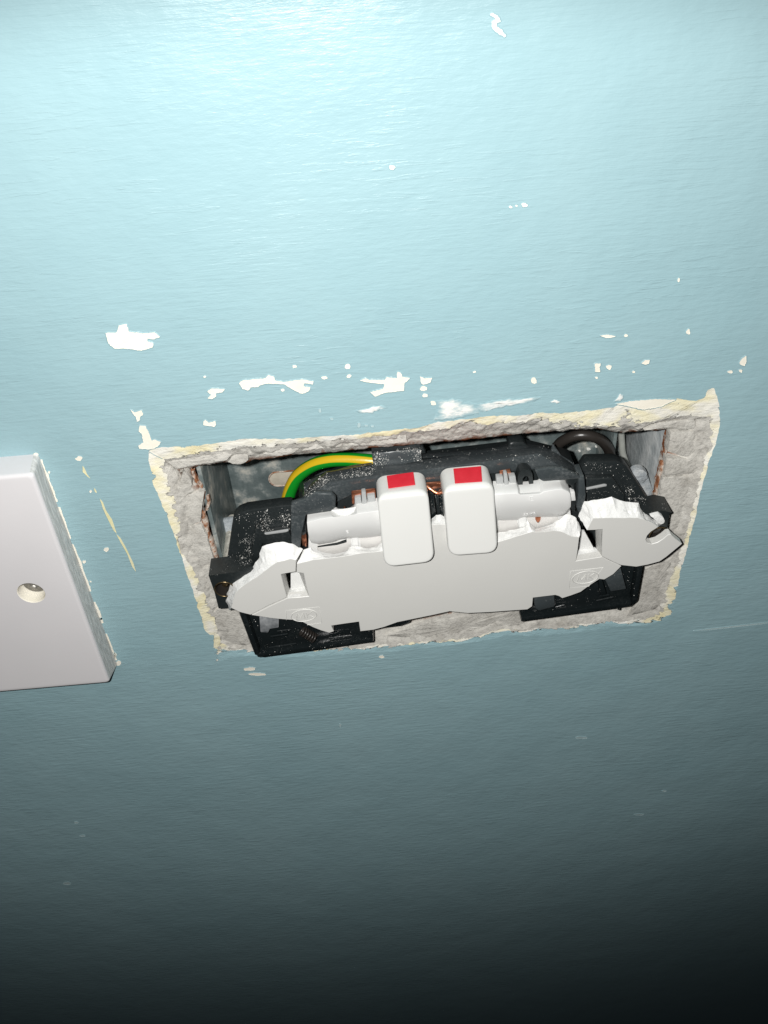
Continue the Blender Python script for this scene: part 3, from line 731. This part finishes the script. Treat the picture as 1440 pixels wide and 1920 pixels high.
lettering(sh2, 'E', 996, 936, -8.85, 2.0, math.radians(3), math.radians(0), M_SHUT)
lettering(sh1, 'E', 651, 998, -8.45, 1.5, math.radians(4), math.radians(18), M_SHUT)
poly3('pivot_pin', PL([(1068,923),(1078,922),(1080,939),(1069,940)], -7.2), 2.0, M_SHUT, bevel=0.25)
poly3('copper_tip', PL([(1004,966),(1015,966),(1014,975),(1011,981),(1007,981),(1004,975)], -6.3), 1.0, M_COPPER, bevel=0.5)

# rocker switches
def rocker(front, backtop, red, p_top, tilt):
    n = Vector((0, -math.cos(tilt), math.sin(tilt)))
    q = [PP(a, b, p_top, n) for a, b in front]      # tl, tr, br, bl
    rad = (0.23, 0.23, 0.25, 0.25); ol = []
    for i in range(4):
        p = q[i]; a = (q[i - 1] - p); b = (q[(i + 1) % 4] - p); r = rad[i] * (q[1] - q[0]).length
        s = p + a.normalized() * r; e = p + b.normalized() * r
        for k in range(9):
            t = k / 8; ol.append((s.lerp(p, t)).lerp(p.lerp(e, t), t))
    # body: rounded front edge, straight sides
    c = sum(ol, Vector()) / len(ol); m = len(ol); verts, faces = [], []
    inw = Vector((0, 1, 0)); R = 1.8
    for k in range(7):
        th = math.pi / 2 * k / 6
        for i in range(m):
            t = (ol[(i + 1) % m] - ol[i - 1]).normalized(); side = t.cross(n).normalized()
            if (c - ol[i]).dot(side) < 0: side = -side
            Ri = 0.65 + (R - 0.65) * max(0.0, min(1.0, -side.z)) ** 2
            verts.append(ol[i] + side * (Ri * (1 - math.sin(th))) - n * (Ri * (1 - math.cos(th))))
    for i in range(m): verts.append(ol[i] - n * R + inw * (8.5 - R))
    for r in range(7):
        for i in range(m): j = (i + 1) % m; faces.append([r * m + i, r * m + j, (r + 1) * m + j, (r + 1) * m + i])
    cb = len(verts); fc = sum((verts[i] for i in range(m)), Vector()) / m
    for i in range(m): verts.append(verts[i].lerp(fc, 0.06))
    for i in range(m): j = (i + 1) % m; faces.append([i, j, cb + j, cb + i])
    verts.append(fc)
    for i in range(m): faces.append([cb + i, cb + (i + 1) % m, cb + m])
    faces.append([7 * m + i for i in range(m)])
    o = finish('rocker_switch', verts, faces, M_ROCK, sock, 50)
    # red stripe lies on the top face of the rocker
    dx = (q[1] - q[0]).normalized(); top = dx.cross(inw).normalized()
    if top.z < 0: top = -top
    p0 = q[0] + top * 0.03
    pr = [PP(a, b, p0, top) for a, b in red]
    rows = [[pr[0].lerp(pr[1], t / 6) for t in range(7)], [pr[3].lerp(pr[2], t / 6) for t in range(7)]]
    strip('red_stripe', rows, -top * 0.2, M_RED, o, 0)
    return o
TLT = math.radians(14)
rocker([(706.5,928),(802.5,917.5),(815.5,1054),(721,1065)], None, [(725,892),(775,885),(778.5,908),(728,915)], P(755, 925, -9.6), TLT)
rocker([(830.5,913.5),(926,904.5),(934,1037),(841.5,1044)], None, [(850,878.5),(902,874),(904,902),(853,905.5)], P(878, 912, -9.6), math.radians(12))

# copper and grey contact tabs, black posts
def bar(name, px, y, d, mat, bev=0.15): return poly3(name, PL(px, y), d, mat, bevel=bev)
bar('copper_contact', [(659,924),(704,919),(705,945),(700,945),(699,927),(666,931),(667,944),(660,945)], -3.4, 1.0, M_COPPER)
bar('contact_backing', [(661,927),(702,921),(703,945),(662,948)], -2.6, 1.5, M_COPPER)
bar('grey_tab', [(665,934),(677,932),(679,949),(665,950)], -4.6, 2, M_GREY, 0.3)
bar('grey_tab', [(677.5,924),(686,923),(689,948),(679,949)], -5.0, 2, M_GREY, 0.3)
bar('grey_tab', [(688,930),(703,928),(705,945),(690,946)], -4.6, 2, M_GREY, 0.3)
bar('copper_contact', [(937,886),(957,882),(963,900),(937,903)], -2.8, 1.0, M_COPPER)
bar('grey_tab', [(930.5,896),(944,895),(945,916),(931,917)], -4.6, 2, M_GREY, 0.3)
bar('grey_tab', [(944.5,889),(951.5,888),(955,914),(946,915)], -5.0, 2, M_GREY, 0.3)
bar('grey_tab', [(954,894.5),(967,893),(970,914),(957,915)], -4.6, 2, M_GREY, 0.3)
for x in (1012, 1027, 1039): bar('grey_tab', [(x,904.5 - (x-1012)*0.08),(x+11,903.5 - (x-1012)*0.08),(x+12,914),(x,914)], -4.8, 2, M_GREY, 0.3)
tube('copper_wire', [P(646,950,-2), P(646,960,-2.2), P(647,968,-2.4)], 0.25, M_COPPER, sock, 8, 2)
tube('copper_strap', [P(799,910,-3.5), P(806,916,-4), P(818,924,-5), P(826,924,-5), P(840,921,-4.5)], 0.55, M_COPPER, sock, 8, 6)
bar('copper_contact', [(798,907),(838,904),(838,922),(800,920)], -1.6, 0.8, M_COPPER)
for px in ([(806,926),(814,926),(819,968),(814,974),(806,974)], [(823,930),(836,928),(838,972),(831,975),(827,970)]):
    bar('black_post', px, -6.2, 3, M_GLOSSBLK, 0.5)
bar('black_post', [(803,920),(838,918),(838,985),(806,985)], -2.8, 2, M_BLACK)
# arch with an eye beside the right tabs
arch_out = [(970,914),(971,893),(975,884),(982,880),(991,881),(998,887),(1001,914)]
prism_hole('eyelet_post', PL(arch_out, -4.6), PL([(980,912),(980,898),(984,893),(989,893),(992,898),(992,912)], -4.6), 3, M_BLACK, sock)
bar('inner_body', [(560,955),(630,925),(720,905),(830,890),(1000,870),(1085,890),(1098,1050),(1080,1060),(575,1066)], 1.0, 12, M_BLACK)
bar('spring_contact', [(564,1003),(573,1001),(577,1028),(568,1030)], -5.0, 2, M_COPPER, 0.3)
bar('black_post', [(560,975),(571,970),(575,1002),(566,1006)], -5.8, 3, M_GLOSSBLK, 0.5)
bar('black_post', [(566,1028),(577,1026),(577,1033),(570,1035)], -6.0, 2, M_GLOSSBLK, 0.4)

# black upper housing: front lip, dusty top ledge, flaps at both ends
U = [(569,938),(586,925),(617,905),(660,899),(705,893),(760,886),(800,880),(860,872),(920,864),(965,857),(1009,850),(1030,862),(1056,878),(1086,896)]
K = [(567,926),(584,908),(611,887),(655,879),(699,872),(758,868),(800,863),(860,855),(920,848),(970,842),(1020,838),(1044,850),(1068,866),(1090,884)]
L = [(572,966),(600,962),(632,941),(662,926),(705,919),(760,912),(800,906),(860,897),(920,888),(965,883),(1003,880),(1018,902),(1050,898),(1087,897)]
strip('upper_housing', [PL(K, 4.6), PL(U, -0.6), PL(L, -0.4)], (0, 1.5, -0.6), M_SLATE, sock, 0.25)
bar('housing_flap', [(545,970),(546,945),(569,938),(590,925),(622,926),(630,934),(629,950),(620,959)], -7.0, 1.6, M_SLATE, 0.3)
bar('housing_flap', [(1003,883),(1030,878),(1057,879),(1088,894),(1087,898),(1018,903),(1011,899)], -7.0, 1.6, M_SLATE, 0.35)
bar('housing_post', [(545,965),(574,962),(572,975),(566,1000),(563,1033),(556,1026),(546,1018)], -6.9, 6, M_SLATE, 0.4)
bar('housing_post', [(1085,896),(1096,893),(1099,930),(1094,955),(1087,966),(1081,952),(1084,925)], -6.9, 6, M_SLATE, 0.4)
bar('housing_post', [(1062,897),(1086,896),(1086,905),(1078,907),(1079,960),(1070,955),(1072,912),(1062,908)], -6.0, 3, M_BLACK, 0.3)
# earth terminal block and rear wall of the housing
strip('terminal_block', [PL([(697,846),(740,843),(787,838)], 6.6), PL([(697,850),(740,846),(789,841)], 4.8), PL([(700,876),(745,873),(792,864)], 4.0)], (0, 3.5, 0), M_SLATE, sock, 0.3)
bar('block_clip', [(785,838),(793,837),(799,850),(790,852)], 6.5, 3, M_BLACK, 0.3)
strip('rear_ledge', [PL([(790,850),(860,844),(920,838),(953,832),(985,831),(1015,833),(1034,838)], 9.5), PL([(792,860),(860,853),(920,847),(955,842),(990,840),(1018,842),(1036,850)], 4.9)], (0, 2, -1.5), M_SLATE, sock, 0.3)
bar('terminal_boss', [(952,838),(956,831),(966,829),(981,829),(988,834),(990,842)], 7.0, 4, M_BLACK, 0.4)
strip('rear_ledge', [PL([(568,925),(569,905),(612,886),(660,872),(697,867)], 8.0), PL([(569,938),(571,921),(612,898),(660,886),(700,879)], 4.3)], (0, 1.6, -1.2), M_SLATE, sock, 0.2)
bar('rear_wall', [(1037,833),(1053,855),(1071,866),(1085,880),(1088,900),(1060,895),(1030,860)], 4.9, 1.2, M_SLATE, 0.3)

# side arms with fixing lugs
bar('side_arm', [(438,972),(447,963),(462,957),(500,952),(531,948),(548,947),(560,1000),(562,1035),(500,1045),(470,1085),(424,1085),(424,1062),(433,1000)], 0.0, 4.0, M_BLACK, 0.5)
bar('arm_rib', [(478,993),(492,981),(495,1000),(541,993.5),(548,1012),(550,1022),(492,1020),(486,1045),(474,1062),(468,1050),(474,1020)], -2.2, 2.1, M_BLACK, 0.35)
bar('arm_clip', [(496,1000),(541,993),(541,996),(536,998),(500,1003),(496,1002)], -2.6, 0.5, M_GREY, 0.1)
bar('side_arm', [(1090,880),(1100,866),(1156,865),(1168,869),(1176,875),(1221,947),(1250,944),(1258,975),(1210,985),(1180,960),(1095,960)], 0.0, 4.0, M_BLACK, 0.5)
bar('arm_rib', [(1098,898),(1149,896),(1172,930),(1171,945),(1100,945)], -2.0, 1.9, M_BLACK, 0.35)
bar('arm_clip', [(1098,916),(1133,908.5),(1138,909),(1137,912),(1099,919)], -2.4, 0.5, M_GREY, 0.1)
def lughole(px, hx, hy, r):
    h = circle(P(hx, hy, -7.4), r, 28)
    return prism_hole('fixing_lug', PL(px, -7.4), h, 7.0, M_BLACK, sock)
lu1 = lughole([(391,1079),(440,1073),(470,1062),(482,1070),(460,1120),(429,1140),(410,1141),(402,1110)], 421, 1105, 2.75)
lu2 = lughole([(1205,965),(1240,957),(1260,961),(1255,964),(1251,990),(1262,1010),(1240,1030),(1195,1020)], 1236, 1003, 2.75)
for lu, (hx, hy) in ((lu1, (421, 1105)), (lu2, (1236, 1003))):
    cc = circle(P(hx, hy, -7.5), 2.75, 36); tube('brass_eyelet', cc + [cc[0]], 0.2, M_BRASS, lu, 8, 1)
    h = circle(P(hx, hy, -7.4), 2.74, 28); verts = h + [v + Vector((0, 8, 0)) for v in h]
    finish('eyelet_sleeve', verts, [[i, (i + 1) % 28, 28 + (i + 1) % 28, 28 + i] for i in range(28)], M_CABLE, lu, 40)
chunk([(1220,968),(1228,966),(1236,964),(1244,970),(1247,980),(1240,984),(1230,977)], -8.6, 1.2, 0.2, 'plaster_crumb', M_FRACT)
_c = [o for o in wall.children if o.name.startswith('plaster_crumb')][0]
_c.data.transform(Matrix.Translation(-OFF[sock.name] * MM)); _c.parent = sock

# lower black bases hanging over the sill of the opening
def base_tray(outline, y, rim, ribs):
    b = bar('base_tray', outline, y + 3.0, 3.6, M_GLOSSBLK, 0.3)
    for a, c, wd, yy in rim: prism('tray_rim', [P(*a, yy), P(*c, yy), P(*c, yy) + Vector(wd), P(*a, yy) + Vector(wd)], 3.4, M_GLOSSBLK, b, 0.3)
    for a, c in ribs: tube('tray_rib', [P(*a, y + 1.8), P(*c, y + 1.8)], 0.45, M_GLOSSBLK, b, 8, 1)
    return b
bl = base_tray([(448,1150),(560,1140),(700,1160),(701,1204),(600,1219),(495,1233),(483,1232),(476,1224)], -7.6,
  [((483,1233),(700,1204),(0.1,0,1.7),-7.6), ((478,1229),(450,1152),(1.6,0,0.2),-7.5), ((700.5,1203),(699,1178),(-1.4,0,0),-7.4)],
  [((505,1214),(556,1206)), ((508,1193),(540,1188)), ((618,1196),(658,1191)), ((520,1183),(545,1180))])
prism('terminal_cap', PL([(486,1157),(508,1156),(523,1160),(523,1177),(506,1180),(503,1187),(488,1186)], -7.3), 2.5, simple('dusty_grey_plastic', [(0.10, 0.11, 0.12), (0.30, 0.31, 0.32)], 0.6, 500), bl, 0.3)
ca, cb_ = P(565, 1182, -6.2), P(591, 1198, -6.8); cx = (cb_ - ca).normalized(); cu_ = cx.cross(Vector((0, 1, 0))).normalized(); cw_ = cx.cross(cu_)
tube('coil_spring', [ca.lerp(cb_, k / 60) + (cu_ * math.cos(k * 0.62) + cw_ * math.sin(k * 0.62)) * 1.35 for k in range(61)], 0.3, M_CABLE, bl, 8, 2)
br = base_tray([(975,1147),(1000,1118),(1180,1050),(1206,1058),(1195,1128),(1185,1136),(1160,1141),(977,1166)], -7.6,
  [((977,1166),(1183,1137),(0.05,0,1.7),-7.6), ((1195,1127),(1206,1062),(-1.5,0,0),-7.5)],
  [((1042,1138),(1058,1134)), ((1118,1126),(1150,1119)), ((1125,1117),(1142,1115))])
prism('terminal_cap', PL([(1001,1121),(1040,1115),(1041,1138),(1010,1146),(1003,1140)], -7.9), 2.5, M_SLATE, br, 0.4)
prism('terminal_cap', PL([(1134,1087),(1165,1068),(1175,1105),(1145,1110)], -7.7), 2.5, M_SLATE, br, 0.4)
prism('tray_wall', PL([(1122,1088),(1130,1088),(1138,1115),(1126,1118)], -7.6), 2.5, M_GLOSSBLK, br, 0.4)
prism('tray_foot', PL([(1157,1138),(1163,1137),(1163,1144),(1158,1145)], -6.5), 2.0, M_GLOSSBLK, br, 0.3)
bar('centre_foot', [(735,1160),(760,1152),(772,1158),(768,1168),(750,1174),(720,1178)], -6.4, 3, M_GLOSSBLK, 0.5)

# fixing screws, one through each lug
def fix_screw(hx, hy, y0, y1, label, mat, r, tilt=0.0, hr=1.0, hl=1.0):
    c0 = P(hx, hy, -7.5); t = thing('fixing_screw', (c0.x, y1, c0.z), label, 'screw', 'screws through the ends of the socket')
    ax = Vector((tilt, 1, 0))
    n = int((y1 - y0) / 0.17); verts, faces = [], []; seg = 16
    for i in range(n + 1):
        y = y0 + (y1 - y0) * i / n
        for k in range(seg):
            th = 2 * math.pi * k / seg; ph = (y / 0.7 - k / seg) % 1.0
            rr = r - 0.28 * abs(2 * ph - 1)
            verts.append(Vector((c0.x, 0, c0.z)) + ax * (y - y1) + Vector((rr * math.cos(th), y1, rr * math.sin(th))))
    for i in range(n):
        for k in range(seg): j = (k + 1) % seg; faces.append([i * seg + k, i * seg + j, (i + 1) * seg + j, (i + 1) * seg + k])
    faces.append(list(range(seg))); faces.append([n * seg + k for k in range(seg)])
    finish('threaded_shank', verts, faces, mat, t, 30)
    h0 = Vector((c0.x, 0, c0.z)) + ax * (y0 - y1) + Vector((0, y1, 0))
    hv, hf = [], []
    for (rr, dy) in ((0.4, -1.3), (1.5, -1.2), (1.75, -0.9), (1.75, -0.3), (1.2, 0.1)):
        for k in range(20): th = 2 * math.pi * k / 20; hv.append(h0 + Vector((hr * rr * math.cos(th), hl * dy, hr * rr * math.sin(th))))
    for q in range(4):
        for k in range(20): j = (k + 1) % 20; hf.append([q * 20 + k, q * 20 + j, (q + 1) * 20 + j, (q + 1) * 20 + k])
    hf.append(list(range(20))); hf.append([80 + k for k in range(20)])
    finish('screw_head', hv, hf, M_BRASS if hr < 1 else M_SCREW, t, 40)
    return t
fix_screw(421, 1105, -2.6, 24, 'zinc fixing screw behind the left lug of the broken socket', M_ZINC, 1.75, 0.0, 0.55, 2.6)
fix_screw(1236, 1003, -3.6, 22, 'tarnished brass fixing screw in the right end of the broken socket', M_BRASS, 1.7)

# ---------------------------------------------------------------- white blanking plate on the left
b1 = P(72, 851, 0); b2 = P(221, 1249, 0)
BD = 8.2
f1 = P(61, 889, -BD); f2 = P(206, 1281, -BD)
bp = thing('blank_plate', (-145, 0, (b1.z + b2.z) / 2 - 43), 'square white blanking plate with paint scuffed edge left of the opening', 'blanking plate')
def blank():
    xr = 0.5 * (f1.x + f2.x); zt, zb = f1.z, f2.z
    # outline loops from wall to front, with a rounded front edge; right side follows the traced corners
    def loop(x1, x2, z1, z2, y, rr=1.2):
        pts = []; w_ = 86
        cs = [(x1 - w_, z1), (x1, z1), (x2, z2), (x2 - w_, z2)]
        for i, (x, z) in enumerate(cs):
            sx = 1 if i in (0, 3) else -1; sz = -1 if i in (0, 1) else 1
            for k in range(7):
                a = math.pi / 2 * k / 6
                e = (1 - math.cos(a), 1 - math.sin(a)) if i in (0, 2) else (1 - math.sin(a), 1 - math.cos(a))
                pts.append(Vector((x + sx * rr * e[0], y, z + sz * rr * e[1])))
        return pts
    hole_c = P(58.5, 1112, -BD); NH = 36
    loops = [loop(b1.x, b2.x, b1.z, b2.z, 0)]
    for k in range(6):
        a = math.pi / 2 * k / 5; q = 1.0
        ins = q * (1 - math.cos(a)); dep = q * (1 - math.sin(a))
        loops.append(loop(f1.x - ins, f2.x - ins, f1.z - ins, f2.z + ins, -BD + dep, 1.0))
    m = len(loops[0]); verts = [v for l in loops for v in l]; faces = []
    for r in range(len(loops) - 1):
        for i in range(m): j = (i + 1) % m; faces.append([r * m + i, r * m + j, (r + 1) * m + j, (r + 1) * m + i])
    fr = loops[-1]; hb = len(verts)
    hl = [(3.75, 0.0), (3.62, 0.12), (3.52, 0.4), (3.45, 6.5)]
    for rr, dy in hl: verts += [v + Vector((0, dy, 0)) for v in circle(hole_c, rr, NH)]
    tri = tessellate_polygon([[Vector((v.x, v.z, 0)) for v in fr], [Vector((v.x, v.z, 0)) for v in verts[hb:hb + NH]]])
    o = (len(loops) - 1) * m
    for t in tri: faces.append([o + q if q < m else hb + q - m for q in t])
    for r in range(3):
        for i in range(NH): j = (i + 1) % NH; faces.append([hb + r * NH + i, hb + r * NH + j, hb + (r + 1) * NH + j, hb + (r + 1) * NH + i])
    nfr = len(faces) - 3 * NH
    finish('plate_body', verts, faces, [M_BLANK, M_SCUFF, M_CHIP_LITHOLE], bp, 35, mi=[2 if q >= nfr else 1 if q < m and 0 <= q % m <= 26 and (q % m) >= 7 and (q % m) <= 20 else 0 for q in range(len(faces))])  # hole wall coloured whiter than the plate, painting in the light it catches
    # screw at the bottom of its hole
    h0 = hole_c + Vector((0, 3.5, 0)); hv, hf = [], []
    for (rr, dy) in ((0.9, 0.35), (1.3, 0.0), (2.8, 0.05), (3.3, 0.4), (3.3, 1.5)):
        for k in range(24): th = 2 * math.pi * k / 24; hv.append(h0 + Vector((rr * math.cos(th), dy, rr * math.sin(th))))
    for q in range(4):
        for k in range(24): j = (k + 1) % 24; hf.append([q * 24 + k, q * 24 + j, (q + 1) * 24 + j, (q + 1) * 24 + k])
    hf.append(list(range(24)))
    s = finish('plate_screw', hv, hf, M_SCREW, None, 40, origin=h0)
    tag(s, 'dark scratched screw deep in the hole of the white blanking plate', 'screw')
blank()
# paint crumbs along the right edge of the plate
_e = [(72 + 149 * t / 40 + 1.0, 851 + 396 * t / 40) for t in range(1, 40)]
for i0, i1 in ((0, 8), (9, 15), (16, 25), (27, 31), (33, 38)):
    seg = _e[i0:i1 + 1]
    chip([(x - 2.5, y) for x, y in seg] + [(x + 1.2 + 2.6 * random.random() ** 2, y) for x, y in reversed(seg)], M_CHIP_LITHOLE, 'paint_seam', lip=0.12, jag=0.15)
for (a, b, ww, hh) in ((68,851,9,5),(92,885,4,5),(158,1053,7,6),(170,1090,4,3),(222,1243,11,9),(216,1228,6,12),(205,1215,5,8),(190,1160,4,4)):
    chip(blob(a, b, ww, hh), M_CHIP_LITHOLE, 'paint_crumb', lip=0.15)

# ---------------------------------------------------------------- plaster grains lying on the black mouldings
def grains():
    V, Fc, own = [], [], []
    for o, vs, fs, mn in REG:
        if o.parent is not sock and (o.parent is None or o.parent.parent is not sock): continue
        k = len(V); V += vs
        for f in fs: Fc.append([k + i for i in f]); own.append(mn)
    bvh = BVHTree.FromPolygons(V, Fc)
    zones = [  # x0,y0,x1,y1,n, max radius mm
     ([(500,955),(545,948),(543,993),(497,998),(478,990)], 330, 0.16), ([(440,965),(500,955),(478,995),(445,1000)], 70, 0.16), ([(446,995),(478,1000),(474,1055),(450,1060)], 230, 0.13),
     ([(428,1040),(470,1030),(470,1060),(428,1070)], 50, 0.12), ([(568,905),(612,888),(617,903),(572,936)], 330, 0.13), ([(612,886),(700,868),(700,890),(617,902)], 420, 0.13),
     ([(697,846),(790,839),(792,866),(700,882)], 620, 0.13), ([(700,880),(800,866),(800,878),(705,890)], 90, 0.10), ([(790,846),(1040,834),(1056,870),(920,862),(800,876)], 170, 0.13), ([(1040,850),(1090,872),(1086,895),(1060,880)], 60, 0.12),
     ([(1096,868),(1158,866),(1220,945),(1200,960),(1165,900),(1098,900)], 190, 0.14), ([(1165,905),(1200,920),(1215,950),(1180,945)], 150, 0.14), ([(1098,912),(1165,905),(1170,940),(1098,945)], 60, 0.12), ([(1210,948),(1250,944),(1250,962),(1212,966)], 30, 0.1),
     ([(460,1160),(700,1180),(700,1204),(485,1230)], 120, 0.12), ([(980,1150),(1040,1115),(1200,1060),(1190,1130)], 70, 0.11), ([(545,945),(630,925),(628,955),(548,968)], 50, 0.09), ([(806,928),(838,928),(838,975),(806,975)], 60, 0.10), ([(394,1064),(440,1058),(440,1075),(394,1080)], 25, 0.09), ([(740,840),(745,840),(790,838),(788,862),(742,868)], 160, 0.13)]
    gv, gf = [], []
    def inside(x, y, pg):
        c = False; j = len(pg) - 1
        for i in range(len(pg)):
            if (pg[i][1] > y) != (pg[j][1] > y) and x < (pg[j][0] - pg[i][0]) * (y - pg[i][1]) / (pg[j][1] - pg[i][1]) + pg[i][0]: c = not c
            j = i
        return c
    for pg, n, rm in zones:
        n = int(n * 0.68); rm *= 0.9
        xs = [p[0] for p in pg]; ys = [p[1] for p in pg]; got = 0; tries = 0
        while got < n and tries < n * 5:
            tries += 1
            x, y = random.uniform(min(xs), max(xs)), random.uniform(min(ys), max(ys))
            if not inside(x, y, pg): continue
            d = (R2 + R0 * ((x - 720) / FPX) + R1 * ((y - 960) / FPX)).normalized()
            loc, nr, idx, _ = bvh.ray_cast(CAM, d)
            if loc is None or 'black' not in own[idx]: continue
            if 1.2 * noise.noise(loc * 0.30) + 0.5 * noise.noise(loc * 0.9) + random.uniform(-0.45, 0.40) < 0: continue
            got += 1
            r = rm * (0.35 + 0.65 * random.random() ** 2.2) * (2.3 if random.random() < 0.04 else 1)
            k = len(gv); e = Matrix.Rotation(random.uniform(0, 6.3), 3, Vector((random.random(), random.random(), random.random() + 0.1)).normalized())
            for q in ((1, 0, 0), (-1, 0, 0), (0, 1, 0), (0, -1, 0), (0, 0, 1), (0, 0, -1)):
                gv.append(loc + (e @ Vector(q)) * r * random.uniform(0.7, 1.3))
            for f in ((0, 2, 4), (2, 1, 4), (1, 3, 4), (3, 0, 4), (2, 0, 5), (1, 2, 5), (3, 1, 5), (0, 3, 5)): gf.append([k + i for i in f])
    o = finish('plaster_dust', gv, gf, M_DUST, None, 0)
    tag(o, 'pale plaster grains scattered over the black parts of the broken socket', 'dust', None, 'stuff')
grains()
